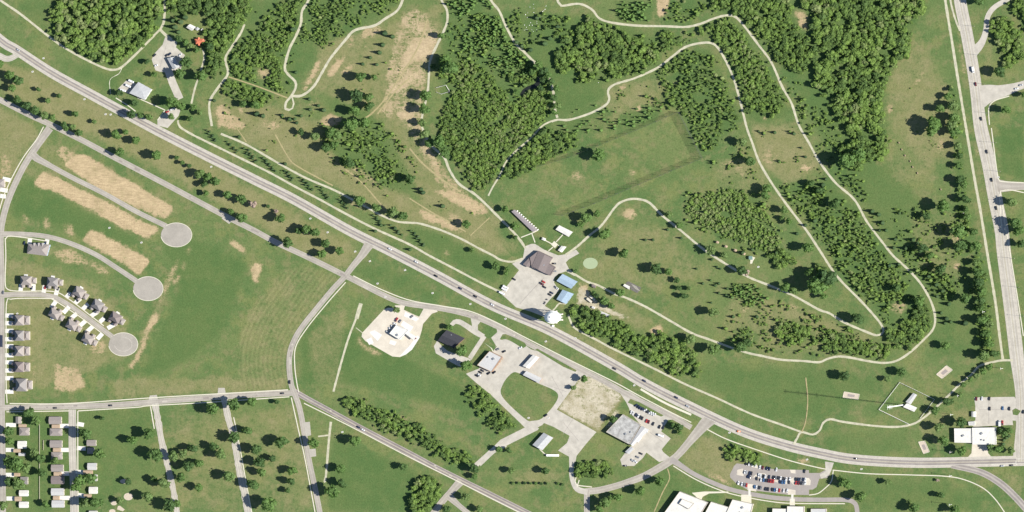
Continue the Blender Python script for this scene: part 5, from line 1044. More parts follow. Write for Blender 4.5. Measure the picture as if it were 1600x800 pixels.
b = building('hall', 'larger eastern one of the two white flat roofed halls', 'hall', [(1519,668.5),(1555.5,668),(1556,694.5),(1519.5,694.5)], 6, 'flat', R_WHITE, W_WHITE, 'white flat roofed halls', vents=3)
building('hall', 'smaller western one of the two white flat roofed halls', 'hall', [(1491,669.5),(1518,669.5),(1518,692),(1491.5,691.5)], 5.2, 'flat', R_WHITE, W_WHITE, 'white flat roofed halls', vents=2)
building('shed', 'white shed at the west edge of the south-eastern car park', 'shed', rect(1518, 643, 1525, 651.5), 3, 'gable', R_WHITE, W_WHITE, win=False)
building('shed', 'pale low shed just above the western white hall', 'shed', [(1513,659),(1523,658.5),(1523,664.5),(1514,665)], 2.6, 'flat', R_PALE, W_WHITE, win=False)
# --- school along the bottom edge
b = building('school', 'big pale flat roofed school wing with a raised square roof block', 'school', [(1062,768),(1106,785),(1089,812),(1030,812)], 6.5, 'flat', R_WHITE, W_BEIGE, vents=2)
volume(b, [(1066,779.5),(1084.5,787),(1076.5,795.5),(1061,787)], 8.6, 'flat', R_WHITE, W_BEIGE, win=False, names=('penthouse_wall', 'penthouse_roof'))
building('school', 'pale flat roofed school link block between two larger wings', 'school', [(1111,784),(1139,792.5),(1132,812),(1096,812)], 6, 'flat', R_WHITE, W_BEIGE, vents=1)
building('school', 'pale flat roofed school wing below the first crosswalk', 'school', [(1144.5,780.5),(1176.5,787.5),(1170,812),(1130,812)], 6.5, 'flat', R_WHITE, W_BEIGE, vents=3)
b = building('school', 'pale flat roofed school wing below the second crosswalk', 'school', [(1230,791),(1256,791.5),(1256,815),(1229,815)], 6.5, 'flat', R_WHITE, W_BEIGE)
volume(b, [(1207,794.5),(1230,795),(1229,815),(1206,815)], 5.6, 'flat', R_WHITE, W_BEIGE, win=False, names=('side_wall', 'side_roof'))
building('canopy_building', 'low frame roofed block at the east end of the school', 'school', [(1267,795),(1291,795),(1291,815),(1267,815)], 4, 'flat', R_PALE, W_BEIGE)
# --- new houses
def new_house(label, c, a, w=17, d=13.5, roof=R_TAUPE, group='new hip roofed houses', h=7.2, wing=1, side=1):
    cx, cy = c; root = building('house', label, 'house', quad(cx, cy, w, d, a), h, 'hip', roof, W_BEIGE, group, pitch=.85)
    ca, sa = math.cos(a), math.sin(a)
    def L(x, y): return (cx + x * ca - y * sa, cy + x * sa + y * ca)
    for k in (-1, 1): volume(root, [L(k * w * .30 - 3, side * d * .3), L(k * w * .30 + 3, side * d * .3), L(k * w * .30 + 3, side * (d * .5 + 4.2)), L(k * w * .30 - 3, side * (d * .5 + 4.2))], 3.6, 'gable', roof, W_BEIGE, pitch=.55, win=False, names=('garage_wall', 'garage_roof'), oh=.25)
    if wing: volume(root, [L(w * .46, -d * .36), L(w * .46 + 8, -d * .36), L(w * .46 + 8, d * .36), L(w * .46, d * .36)], 4.6, 'hip', R_TAUPE, W_BEIGE, pitch=.6, win=False, names=('wing_wall', 'wing_roof'))
    p = G(*L(0, -side * (d * .5 + 1.6)), .3); dk = MB(); dk.box((p.x - root.location.x, p.y - root.location.y, .3), (5, 2.4, .5), -a); dk.obj('deck', W_WHITE, root)
    return root
for i, (c, a) in enumerate([((40.5,438.5),0),((82,440.5),.08),((123,456.5),.55),((152,476.5),.55),((180,496),.55)]):
    new_house(f"{('westernmost','second','middle','fourth','easternmost')[i]} new house on the upper side of the curved house street", c, a, side=1, roof=(R_TAUPE, R_GREY, R_TAUPE, R_GREY, R_BROWN)[i])
for i, (c, a) in enumerate([((85,490.5),.5),((112,508),.5),((137,529.5),.5)]):
    new_house(f"{('westernmost','middle','easternmost')[i]} new house on the lower side of the curved house street", c, a, w=17, d=13, side=-1)
for i, y in enumerate((500.5, 524.5, 548.5, 573.5, 601.5)):
    hs = new_house(f"{('topmost','second','third','fourth','lowest')[i]} of the five new houses in the row along the west street", (30 if i < 4 else 33, y), math.pi / 2, roof=(R_TAUPE, R_GREY, R_TAUPE, R_BROWN, R_GREY)[i], w=16 if i < 4 else 20, d=14 if i < 4 else 17, side=1, wing=0)
    volume(hs, rect(37 if i < 4 else 41, y - 7, 46 if i < 4 else 50, y + 7), 4.6, 'hip', R_TAUPE, W_BEIGE, pitch=.5, win=False, names=('wing_wall', 'wing_roof'))
h = building('house', 'lone new house with grey dormers on the street corner below the house plots', 'house', [(44,381),(78,382),(73,400),(42,396)], 5.2, 'hip', R_TAUPE, W_BLUE, pitch=.5)
for x in (53, 60, 66): volume(h, rect(x - 2.4, 379.5, x + 2.4, 390), 5.4, 'gable', R_GREY, W_BLUE, pitch=.9, win=False, names=('dormer_wall', 'dormer_roof'), oh=.2)
building('house', 'grey roofed house cut by the left edge above the white driveways', 'house', rect(-12, 280, 7, 293), 5, 'hip', R_TAUPE, W_BEIGE)
# --- ranch houses in the lower left corner
def ranch(label, x0, y0, x1, y1, roof, wall=W_BEIGE, kind='gable', h=3.6): return building('ranch_house', label, 'house', rect(x0, y0, x1, y1), h, kind, roof, wall, 'ranch houses in the lower left', pitch=.35)
COLS = [('west', [(24.5,651,33,662,R_TAUPE),(30,668,45.5,680.5,R_TAUPE),(27.6,689,41,701,R_WHITE),(29,707.5,39.5,712.5,R_PALE),(32,745,43.5,757,R_GREY),(30,766,44,775.4,R_WHITE),(30,783.8,44,793.6,R_WHITE)]),
        ('middle', [(76.5,651,96,662.8,R_TAUPE),(77.6,669.5,96.7,681,R_TAUPE),(78,688,97,699.4,R_TAUPE),(80,706.5,97,718,R_TAUPE),(80,726,99,737,R_TAUPE),(80,744,100,756.5,R_BROWN),(80,763,100,774.3,R_PALE),(81,781.8,100.5,793,R_PALE)]),
        ('east', [(135.6,687.4,150,697,R_TAUPE),(136,699.2,147,709,R_TAUPE),(136.7,723.5,151,734.4,R_PALE),(140,741.5,152,751.7,R_PALE),(139,760.7,152,771.6,R_WHITE),(139,798,152,808,R_PALE)])]
NTH = ['topmost', 'second', 'third', 'fourth', 'fifth', 'sixth', 'seventh', 'lowest']
for cn, rows in COLS:
    for i, (x0, y0, x1, y1, rf) in enumerate(rows):
        ranch(f"{NTH[i] if i < len(rows) - 1 else 'lowest'} ranch house from the top in the {cn} column of the lower left block", x0, y0, x1, y1, rf, W_WHITE if rf is R_WHITE else W_BEIGE, 'hip' if rf is R_TAUPE and i % 2 else 'gable')
for i, (x0, y0, x1, y1, nm) in enumerate([(29,662.8,41,667.4,'two topmost west column houses'),(21,701.6,32,707,'third and fourth west column houses'),(22,739,31,744.4,'west column houses under the big tree'),(23,776,33,783.2,'two lowest west column houses'),(81,663.4,93.5,669,'two topmost middle column houses'),(83,700,95,706,'third and fourth middle column houses'),(84,737.6,96,743.4,'fifth and sixth middle column houses'),(83,774.9,93,781.2,'two lowest middle column houses'),(130,735,144.6,740.9,'third and fourth east column houses'),(131,772.2,142.5,777,'east column houses near the shaded street')]):
    building('carport', f'brown roofed carport between the {nm}', 'carport', rect(x0, y0, x1, y1), 3.0, 'gable', R_TAN, W_TAN, 'brown roofed carports', pitch=.25, win=False)

# ------------------------------------------------------------------ water tower
wt = empty('water_tower', (*G(869.8, 495.3)[:2], 0)); tag(wt, 'white multi-legged water tower beside the highway, casting a round black shadow', 'water tower')
TX = 1.3
hc, rv, rr = 23.5, 8.8, 7.1
b = MB(); b.lathe([(rr * math.sin(math.pi * i / 14), hc - rv * math.cos(math.pi * i / 14)) for i in range(15)], 36, TX); b.obj('tank', WHITE, wt, smooth=True)
b = MB(); b.lathe([(rr + .05, hc - 1.0), (rr + .9, hc - 1.0), (rr + .9, hc - .8), (rr + .05, hc - .8)], 36, TX); wk = b.obj('walkway', WHITE, wt)
b = MB(); b.lathe([(rr + .82, hc + .2), (rr + .88, hc + .2), (rr + .88, hc + .3), (rr + .82, hc + .3)], 36, TX); b.obj('handrail', WHITE, wk)
b = MB(); b.lathe([(.9, hc + rv - .25), (.9, hc + rv + .9), (.0, hc + rv + 1.3)], 16); b.obj('roof_vent', WHITE, wt)
b = MB(); b.tube((0, 0, 0), (0, 0, hc - rv + .2), .95, .95, 16); b.obj('riser', WHITE, wt)
tops, foots = [], []
for k in range(6):
    a = math.radians(30 + 60 * k); f = (8.6 * math.cos(a), 7.2 * math.sin(a), 0); t = (6.6 * math.cos(a) * TX, 6.6 * math.sin(a), hc - 1.2)
    b = MB(); b.tube(f, t, .48, .42, 10); b.obj('leg', WHITE, wt); b = MB(); b.box((f[0], f[1], .2), (1.9, 1.9, .5)); b.obj('footing', LOT_PALE, wt); tops.append(Vector(t)); foots.append(Vector(f))
for k in range(6):
    for lo, hi in ((.05, .5), (.5, .95)):
        for p, q in ((k, (k + 1) % 6), ((k + 1) % 6, k)):
            b = MB(); b.tube(foots[p].lerp(tops[p], lo), foots[q].lerp(tops[q], hi), .07, k=5); b.obj('brace_rod', WHITE, wt)
    b = MB(); b.tube(foots[k].lerp(tops[k], .5), foots[(k + 1) % 6].lerp(tops[(k + 1) % 6], .5), .14, k=6); b.obj('strut', WHITE, wt)
b = MB(); b.box((0, 0, .9), (2.6, 2.2, 1.8)); t = b.obj('valve_box', WHITE); t.location = G(864.5, 509); tag(t, 'white utility box on the grass beside the water tower', 'utility box')
# ------------------------------------------------------------------ mast
ma = empty('radio_mast', (*G(1411, 633)[:2], 0)); tag(ma, 'very tall thin white lattice mast rising from the fenced enclosure', 'mast')
HM, sd = 108.0, .75
cor = [Vector((sd * math.cos(math.radians(90 + 120 * k)), sd * math.sin(math.radians(90 + 120 * k)), 0)) for k in range(3)]
for c in cor: b = MB(); b.tube(c, c + Vector((0, 0, HM)), .13, k=6); b.obj('leg', WHITE, ma)
b = MB(); n = 64
for i in range(n):
    for k in range(3):
        z0, z1 = HM * i / n, HM * (i + 1) / n; b.tube(cor[k] + Vector((0, 0, z0)), cor[(k + 1) % 3] + Vector((0, 0, z1)), .055, k=4); b.tube(cor[k] + Vector((0, 0, z1)), cor[(k + 1) % 3] + Vector((0, 0, z1)), .05, k=4)
tag(b.obj('lattice', WHITE, ma), kind='stuff')
for z in (78, 88, 95, 107): b = MB(); b.tube((-.2, -2.2, z), (.2, 2.2, z), .14, k=6); b.tube((0, -2.2, z - 1.2), (0, -2.2, z + 1.2), .16, k=6); b.tube((0, 2.2, z - 1.2), (0, 2.2, z + 1.2), .16, k=6); b.obj('antenna', WHITE, ma)
b = MB(); b.box((0, 0, .2), (2.4, 2.4, .5)); b.obj('base', LOT_PALE, ma)
# ------------------------------------------------------------------ fences
def panel_fence(label, pts, h, gap, post_m, rail_m, name='fence', pale=False):
    P = [G(x, y) for x, y in pts]; root = empty(name, P[0]); tag(root, label, 'fence'); o = P[0]
    pm = MB(); pm.box((0, 0, h / 2), (.22, .22, h)); pme = pm.mesh('post', [post_m])
    for i in range(len(P) - 1):
        a, c = P[i] - o, P[i + 1] - o; L = (c - a).length; n = max(1, int(L / gap)); d = (c - a) / n; rz = math.atan2(d.y, d.x)
        for k in range(n): link('post', pme, root, a + d * k)
        for z in (.25, h * .55, h - .1):
            b = MB(); b.box(((a.x + c.x) / 2, (a.y + c.y) / 2, z), (L, .12, .32), rz); b.obj('rail', rail_m, root)
    return root
panel_fence('white rail fence boxing in the mast and its hut on the lawn', [(1421,663),(1373.5,640),(1406,597.5),(1460.5,624),(1438,653.5)], 1.7, 4.5, WHITE, WHITE)
sheet('concrete_strip', [(1421,664),(1373,640.3),(1373.6,639.6),(1421.4,663)], WALK)
panel_fence('pale wire fence squares enclosing a plot west of the big dense wood', [(682,137),(697,133),(703,143),(690,147),(682,144)], 1.6, 4, WHITE, WHITE)
panel_fence('long pale back garden fence between the ranch house columns', [(62,655),(62,780)], 1.3, 4, W_BEIGE, W_BEIGE)
panel_fence('pale garden fence around the third middle column house', [(68,703),(68,688),(80,687)], 1.3, 3, W_BEIGE, W_BEIGE)
def net_mat():
    m = bpy.data.materials.new('netting'); m.use_nodes = True; n = m.node_tree.nodes; l = m.node_tree.links
    b = n['Principled BSDF']; b.inputs['Base Color'].default_value = (.10, .11, .09, 1); b.inputs['Roughness'].default_value = .9
    t = n.new('ShaderNodeBsdfTransparent'); mx = n.new('ShaderNodeMixShader'); mx.inputs[0].default_value = .24
    l.new(t.outputs[0], mx.inputs[1]); l.new(b.outputs[0], mx.inputs[2]); l.new(mx.outputs[0], n['Material Output'].inputs[0]); return m
NET = net_mat()
def net_fence(label, pts, h):
    P = [G(x, y) for x, y in pts]; root = empty('net_fence', P[0]); tag(root, label, 'net fence'); o = P[0]
    pm = MB(); pm.tube((0, 0, 0), (0, 0, h), .18, .12, 8); pme = pm.mesh('post', [DARKSTEEL])
    for i in range(len(P) - 1):
        a, c = P[i] - o, P[i + 1] - o; n = max(1, int((c - a).length / 13)); d = (c - a) / n
        for k in range(n + (i == len(P) - 2)): link('post', pme, root, a + d * k)
        for k in range(n):
            q = a + d * k; b = MB(); b.add([q, q + d, q + d + Vector((0, 0, h)), q + Vector((0, 0, h))], [(0, 1, 2, 3)]); b.obj('net', NET, root)
net_fence('tall dark net fence along the lower side of the netted field', [(880,336.5),(930,318),(1000,288),(1050,267),(1096,248.5)], 11)
net_fence('tall dark net fence along the right end of the netted field', [(1098,246.5),(1080,211),(1062,176)], 11)
net_fence('tall dark net fence along the upper side of the netted field', [(1059,175.5),(1010,197),(950,222),(890,246),(835,262.5)], 8)
# ------------------------------------------------------------------ practice pits with pale borders
for lab, q in (('tan bordered pit in the lawn near the end of the eastern gravel path', [(1479,571),(1488.5,578),(1472,591.5),(1463,585)]), ('tan bordered pit crossed by the mast shadow', [(1319,612),(1343,616),(1341,624),(1317,621)]), ('tan bordered pit between the highway and the western white hall', [(1435,690.5),(1445,689),(1452.5,706),(1443,709)])):
    P = [G(x, y) for x, y in q]; c = sum(P, Vector()) / 4; root = empty('sand_pit', c); tag(root, lab, 'sand pit', 'tan bordered pits'); Q = [p - c for p in P]
    b = MB(); b.prism(Q, -.05, .06); b.obj('sand', SAND, root)
    I = [p * .45 for p in Q]; b = MB(); b.prism(I, .0, .12); b.obj('mat', mat('pit_mat', (.36, .31, .28)), root)
    for i in range(4):
        a, d = Q[i], Q[(i + 1) % 4]; b = MB(); b.box(((a.x + d.x) / 2, (a.y + d.y) / 2, .15), ((d - a).length + .4, .5, .4), math.atan2(d.y - a.y, d.x - a.x)); b.obj('border', WALK, root)
# ------------------------------------------------------------------ street lamps, poles, drains, stones
def lamp(px, py, k):
    t = empty('street_lamp', G(px, py)); tag(t, f"{ORD[k] or 'first'} street lamp from the north along the east road", 'street lamp', 'street lamps along the east road')
    b = MB(); b.tube((0, 0, 0), (0, 0, 12), .16, .10, 8); b.obj('pole', DARKSTEEL, t); b = MB(); b.tube((0, 0, 11.8), (-2.6, 0, 12.3), .08, .06, 6); b.obj('arm', DARKSTEEL, t)
    b = MB(); b.box((-3.0, 0, 12.3), (1.1, .45, .22)); b.obj('lamp_head', STEEL, t); b = MB(); b.lathe([(.35, 0), (.35, .5), (0, .55)], 10); b.obj('base', LOT_PALE, t)
for k, (x, y) in enumerate([(1522,41),(1531,86),(1539,131.5),(1547,177),(1556,223),(1563,268),(1570,314),(1576,358),(1585,404),(1592,449),(1599,494)]): lamp(x, y, k)
for k, (x, y) in enumerate([(1539,487),(1567,575.5),(1500,618),(1489,647.5),(1488,706),(1487,743),(1487,788)]):
    t = empty('utility_pole', G(x, y)); tag(t, f"{ORD[k] or 'first'} pale utility pole from the north down the eastern lawns", 'utility pole', 'utility poles in the eastern lawns')
    b = MB(); b.tube((0, 0, 0), (0, 0, 19), .24, .16, 8); b.obj('pole', WHITE, t); b = MB(); b.box((0, 0, 18), (.2, 3, .25)); b.obj('crossarm', WHITE, t)
dm = MB(); dm.box((0, 0, .14), (2.6, 1.9, .36), .3); dme = dm.mesh('drain_inlet', [DRIVE]); gm = MB(); gm.box((0, 0, .33), (1.2, .8, .06), .3); gme = gm.mesh('grate', [DARKSTEEL])
for x, y in [(68,91),(51,112),(132,155),(173,179),(165,178.5),(330,260.5),(485,341.5),(512,363),(555,393),(790,498),(853,533.5),(735,475),(676,458),(899,528.5),(991,602),(1140,676),(1346,733),(1261,718),(633,422),(590,443),(578,408),(602,464),(535,675),(857,653),(826,653),(171,356),(221,379),(27,490),(1185,417),(1505,334),(1560,277)]:
    t = link('drain_inlet', dme, None, G(x, y)); link('grate', gme, t); t['category'] = 'drain'; t['group'] = 'concrete drain inlets'; place_later(t, 'white concrete drain box', x, y)
sm = [crown_arrays(300 + i, 2, 0, ICO1) for i in range(3)]; sm = [tri_mesh('white_stone', v * [1.0, .9, .6], f, [WHITE]) for v, f in sm]
for x, y in [(824.5,20),(834,13),(833.5,6.5),(828,11),(853,9.5),(851.5,14.5),(849.5,17),(847.5,18),(834,19.5),(821,23),(841.5,23.5),(823.5,27),(844,27.5),(848.5,29.5),(841,28),(838.5,33.5),(829,35.5),(839,36.5),(819.5,39),(822.5,42.5),(821.5,45.5),(823.5,46.5),(816.5,44.5),(819,47),(831,46.5),(838.5,46.5),(827,39.5),(831.5,39.5),(833,49),(828,52),(912,115),(935,129)]:
    t = link('white_stone', sm[rng.integers(3)], None, G(x, y, .3), rng.uniform(0, 6), .8 * rng.uniform(.8, 1.3)); tag(t, 'white stone scattered in the rough grass clearing near the top', 'stone', 'white stones in the clearing') if y < 60 else tag(t, f"pale {'western' if x < 920 else 'eastern'} boulder north of the curved lawn by the path", 'boulder')
# ------------------------------------------------------------------ vehicles
CARCOL = {'white': (.80,.80,.79), 'black': (.012,.012,.014), 'dark': (.035,.035,.04), 'navy': (.02,.03,.07), 'grey': (.24,.24,.25), 'red': (.50,.035,.03), 'maroon': (.16,.02,.025), 'blue': (.07,.16,.32), 'orange': (.75,.20,.05), 'silver': (.5,.51,.52)}
CM = {}
def car_mesh(col, kind):
    if (col, kind) in CM: return CM[(col, kind)]
    pm = mat('paint_' + col, CARCOL[col], rough=.35, spec=.5, var=.03); b = MB()
    L, Wd = {'car': (4.8, 2.1), 'truck': (5.8, 2.25), 'van': (7.4, 2.5)}[kind]
    def body(sec):   # stations along the length: x, half width, z low, z high
        n = len(sec); vs = []
        for x, w, z0, z1 in sec: vs += [(x, -w, z0), (x, w, z0), (x, w * .93, z1), (x, -w * .93, z1)]
        fs = [(4*i+a, 4*i+4+a, 4*i+4+(a+1)%4, 4*i+(a+1)%4) for i in range(n-1) for a in range(4)] + [(3,2,1,0), (4*n-4,4*n-3,4*n-2,4*n-1)]
        return vs, fs
    h = L / 2; w = Wd / 2
    if kind == 'van':
        b.add(*body([(-h, w*.96, .45, 2.7), (-h+.2, w, .4, 2.85), (h-1.9, w, .4, 2.85), (h-1.2, w*.97, .4, 2.0), (h-.1, w*.92, .4, 1.5), (h, w*.85, .5, 1.1)])); b.add(*body([(h-1.86, w*.94, 1.6, 2.75), (h-1.12, w*.9, 1.5, 2.06)]), mi=1)
    elif kind == 'truck':
        b.add(*body([(-h, w*.97, .55, 1.2), (-h+.1, w, .45, 1.25), (h-.3, w, .45, 1.2), (h, w*.9, .5, 1.0)])); b.add(*body([(-.3, w*.9, 1.2, 1.3), (-.1, w*.86, 1.2, 1.95), (1.1, w*.84, 1.2, 1.95), (1.9, w*.9, 1.15, 1.25)]), mi=1); b.box((.5, 0, 1.97), (1.2, Wd*.76, .06)); b.box((-1.6, 0, 1.27), (2.3, Wd*.78, .04), mi=1)
    else:
        b.add(*body([(-h, w*.9, .45, .85), (-h+.25, w*.97, .35, 1.0), (-.2, w, .32, 1.02), (h-.5, w*.96, .35, .92), (h, w*.82, .45, .7)]))
        b.add(*body([(-h+.7, w*.86, .98, 1.02), (-h+1.35, w*.76, .98, 1.5), (.35, w*.76, .98, 1.5), (1.15, w*.86, .98, 1.03)]), mi=1); b.box((-.55, 0, 1.52), (1.75, Wd*.68, .06))
    for x in (-h*.62, h*.62):
        for y in (-w+.08, w-.08): b.tube((x, y-.12, .35), (x, y+.12, .35), .35, k=10, mi=2)
    CM[(col, kind)] = b.mesh('car_body', [pm, GLASS, TYRE]); return CM[(col, kind)]
def car(px, py, col, ang, label, group, kind='car', z=.12):
    """ang: heading in degrees as seen in the photograph, 0 = along +x, counter-clockwise"""
    nm = {'car': 'parked_car' if 'parked' in label or 'row' in label else 'car', 'truck': 'pickup_truck', 'van': 'van'}[kind]
    p = G(px, py, z + 1); t = link(nm, car_mesh(col, kind), None, (p.x, p.y, z), math.radians(ang)); tag(t, label, {'car': 'car', 'truck': 'pickup truck', 'van': 'van'}[kind], group); return t
def row(data, f, ang, where, group):
    cnt = {}
    ents = [(*f(x, y), c) for x, y, c in data]
    tot = {}
    for *_, c in ents: tot[c] = tot.get(c, 0) + 1
    for x, y, c in ents:
        k = cnt.get(c, 0); cnt[c] = k + 1; kind = 'car'; cc = c
        nth = f"{ORD[k] or 'first'} " if tot[c] > 1 else 'only '
        car(x, y, cc, ang + rng.uniform(-3, 3) + (180 if rng.random() < .3 else 0), f"{nth}{c if c != 'navy' else 'dark blue'} car from the west in {where}", group)
S = lambda x, y: (1130 + x / 8.89, 700 + y / 8.89)
row([(320,215,'dark'),(360,222,'white'),(405,235,'white'),(450,240,'white'),(510,265,'white'),(550,275,'maroon'),(605,282,'navy'),(640,290,'navy'),(740,300,'white'),(1130,322,'dark')], S, 78, 'the top row of the school car park', 'cars in the school car park')
row([(300,335,'white'),(325,340,'silver'),(370,348,'navy'),(393,352,'dark'),(495,375,'white'),(520,382,'white'),(555,392,'black'),(585,396,'white'),(640,402,'navy'),(700,408,'dark'),(730,412,'grey'),(765,416,'dark'),(800,420,'white'),(835,428,'dark'),(875,434,'white'),(925,430,'white'),(1010,435,'dark'),(1045,437,'navy'),(1080,438,'grey'),(1110,438,'navy'),(1140,440,'white')], S, 80, 'the second row of the school car park', 'cars in the school car park')
row([(345,396,'navy'),(375,402,'grey'),(468,425,'dark'),(525,440,'white'),(560,446,'blue'),(597,450,'dark'),(630,456,'maroon'),(662,460,'red'),(694,463,'red'),(790,470,'navy'),(820,475,'blue'),(852,476,'blue'),(915,475,'dark'),(1010,485,'red'),(1045,488,'maroon'),(1080,488,'dark'),(1110,490,'grey'),(1140,486,'white')], S, 80, 'the third row of the school car park', 'cars in the school car park')
row([(210,485,'white'),(260,500,'white'),(295,510,'grey'),(325,516,'red'),(435,540,'blue'),(462,546,'white'),(495,550,'dark'),(525,553,'grey'),(590,568,'dark'),(625,572,'dark'),(685,578,'dark'),(713,582,'blue'),(745,586,'white'),(780,588,'red'),(840,592,'white'),(890,592,'white')], S, 80, 'the bottom row of the school car park', 'cars in the school car park')
Q3 = lambda x, y: (930 + x / 6.667, 610 + y / 6.667)
row([(425,155,'navy'),(447,170,'navy'),(468,183,'navy'),(492,194,'navy'),(520,206,'white'),(545,220,'dark'),(570,234,'white'),(592,243,'white'),(614,252,'white')], Q3, 30, 'the upper row by the grey warehouse', 'cars by the grey warehouse')
row([(375,228,'white'),(395,240,'white'),(425,255,'navy'),(450,268,'white'),(470,280,'dark'),(490,291,'dark'),(535,318,'red'),(558,328,'maroon'),(605,348,'dark'),(670,380,'black'),(710,388,'dark')], Q3, 70, 'the lower row by the grey warehouse', 'cars by the grey warehouse')
for x, y, c, a, l, k in [(475,658,'dark',-25,'upper dark car by the grass south-east of the grey warehouse','car'),(440,695,'grey',-25,'grey car in the south lot of the grey warehouse','car'),(388,730,'silver',-40,'silver car in the south lot of the grey warehouse','car'),(420,740,'white',-40,'white car in the south lot of the grey warehouse','car'),(310,785,'dark',0,'dark car at the bottom tip of the south warehouse lot','car'),(460,512,'white',50,'white van parked against the pale side of the grey warehouse','van'),(525,440,'white',35,'white pickup parked by the brick front of the grey warehouse','truck'),(685,470,'white',-20,'white van alone in the east lot of the grey warehouse','van')]:
    car(*Q3(x, y), c, a, l, 'vehicles by the grey warehouse', k)
Q4 = lambda x, y: (770 + x / 8, 380 + y / 8)
for x, y, c, a, l, k in [(160,548,'white',-30,'topmost of the three white vans at the clubhouse car park edge','van'),(145,574,'white',-30,'middle of the three white vans at the clubhouse car park edge','van'),(115,622,'white',-25,'lowest of the three white vans at the clubhouse car park edge','van'),(265,450,'dark',-30,'lone dark car at the upper left edge of the clubhouse car park','car'),(635,483,'red',-30,'red car in the middle of the clubhouse car park','car'),(612,507,'maroon',-30,'long maroon pickup beside the red car in the clubhouse car park','truck'),(645,549,'dark',-30,'dark car below the maroon pickup in the clubhouse car park','car'),(797,557,'white',-35,'white pickup parked beside the upper blue shed','truck'),(735,620,'navy',-30,'dark blue car beside the shrub at the car park edge','car'),(712,643,'dark',-30,'dark car beside the shrub at the car park edge','car'),(768,255,'dark',0,'dark car on the apron behind the clubhouse','car'),(775,350,'grey',0,'grey car beside the clubhouse end wall','car')]:
    car(*Q4(x, y), c, a, l, 'vehicles at the clubhouse car park', k, .2)
for k, (x, y) in enumerate([(678,703),(655,738),(647,756)]):
    t = empty('bollard', (*G(*Q4(x, y))[:2], 0)); tag(t, f"{('upper','middle','lower')[k]} dark bollard stone at the right edge of the clubhouse car park", 'bollard', 'dark bollard stones'); b = MB(); b.lathe([(.9, 0), (.95, .8), (.7, 1.3), (0, 1.4)], 10); b.obj('stone', DARKSTEEL, t)
Q5 = lambda x, y: (560 + x / 9.41, 475 + y / 9.41)
for x, y, c, a, l, k in [(560,230,'red',55,'red pickup beside the white canopied station','truck'),(612,252,'grey',55,'grey car above the white canopied station roof','car'),(785,185,'grey',40,'grey car on the pale apron near the station entrance','car'),(825,508,'maroon',20,'maroon car under the east end of the station canopy','car'),(535,290,'white',-25,'topmost white car behind the white canopied station','car'),(497,325,'white',-25,'second white car behind the white canopied station','car'),(465,360,'white',-25,'third white car behind the white canopied station','car'),(425,408,'silver',-25,'silver car behind the white canopied station','car')]:
    car(*Q5(x, y), c, a, l, 'vehicles at the station', k)
Q6 = lambda x, y: (670 + x / 7.275, 490 + y / 7.275)
for x, y, c, a, l in [(585,668,'black',-30,'upper black car south of the white flat roofed restaurant'),(607,648,'dark',-30,'dark car against the south wall of the white restaurant'),(572,695,'white',-35,'white car south of the white flat roofed restaurant'),(545,706,'black',-30,'lower black car south of the white flat roofed restaurant'),(680,678,'black',35,'black car at the south corner of the white restaurant'),(742,668,'black',35,'black car south-east of the white restaurant front'),(855,430,'black',25,'black car north-east of the white flat roofed restaurant'),(783,405,'grey',25,'grey car by the walk north of the white restaurant'),(1040,390,'white',30,'white car by the grass strip east of the white restaurant')]:
    car(*Q6(x, y), c, a, l, 'cars by the restaurant')
for x, y, c, a, l, k in [(28,78,'silver',-35,'silver car near the western end of the highway','car'),(609,389,'white',-30,'white car on the highway by the crossroads junction','car'),(650,409,'white',-30,'white car on the highway east of the junction','car'),(681,431,'black',-28,'westernmost dark car of the three together on the highway','car'),(719,450.5,'navy',-28,'middle dark car of the three together on the highway','car'),(742.5,463,'black',-28,'easternmost dark car of the three together on the highway','car'),(769,476,'white',-28,'white car on the highway south-west of the car park','car'),(960,576,'dark',-28,'dark car on the highway south of the wood','car'),(1006.5,595,'navy',-28,'dark blue car on the highway below the wood end','car'),(1056.5,621,'navy',-28,'dark blue car on the highway above the warehouse','car'),(1074,634.5,'silver',-28,'silver car on the highway above the warehouse','car'),(1154,674,'orange',-5,'bright orange car on the highway bend','car'),(1337.5,716.5,'dark',0,'dark car on the highway south of the mast','car'),
  (1520.5,109,'white',-80,'white van on the east road north of the junction','van'),(1524.5,131.5,'maroon',-80,'maroon car on the east road at the junction','car'),(1533,185.5,'dark',-80,'dark car on the east road below the first junction','car'),(1541.8,237,'dark',-82,'dark car on the east road above the second junction','car'),(1549.5,281,'black',-80,'dark car on the east road at the second junction','car'),(1556.5,325,'dark',-80,'dark car on the east road below the second junction','car'),(1588,138.5,'white',12,'pale car on the side road of the first east junction','car'),(1595,133,'silver',12,'silver car at the right edge on the first side road','car'),
  (86,637.5,'dark',3,'dark car on the straight street near the ranch houses','car'),(172.5,633.5,'dark',3,'dark car on the straight street midway along','car'),(441,614.5,'dark',5,'dark car on the straight street by the fork','car'),(560,667.5,'navy',-28,'dark blue car in front on the diagonal road','car'),(567,671.5,'white',-28,'white car following on the diagonal road','car'),(452.5,597,'dark',90,'dark car on the curving road above the fork','car'),(852.5,649,'black',35,'black car on the lane beside the green triangle','car'),(5,457,'grey',90,'grey car on the west street at the corner','car'),(1599,643.5,'black',80,'black car on the east road by the white halls','car')]:
    car(x, y, c, a, l, 'traffic on the roads', k, .28)
t = empty('bus', (*G(2, 533, 2)[:2], 0), math.pi / 2); tag(t, 'long dark vehicle standing on the west street beside the row of new houses', 'bus')
b = MB(); b.box((0, 0, 1.8), (15, 2.8, 2.8)); b.obj('body', mat('bus_paint', (.04,.05,.08), rough=.5), t); b = MB(); b.box((0, 0, 2.3), (13.6, 2.86, .9)); b.obj('window_band', GLASS, t); b = MB(); [b.tube((x, -1.3, .45), (x, 1.3, .45), .45, k=10) for x in (-5, 4.6)]; b.obj('wheels', TYRE, t)
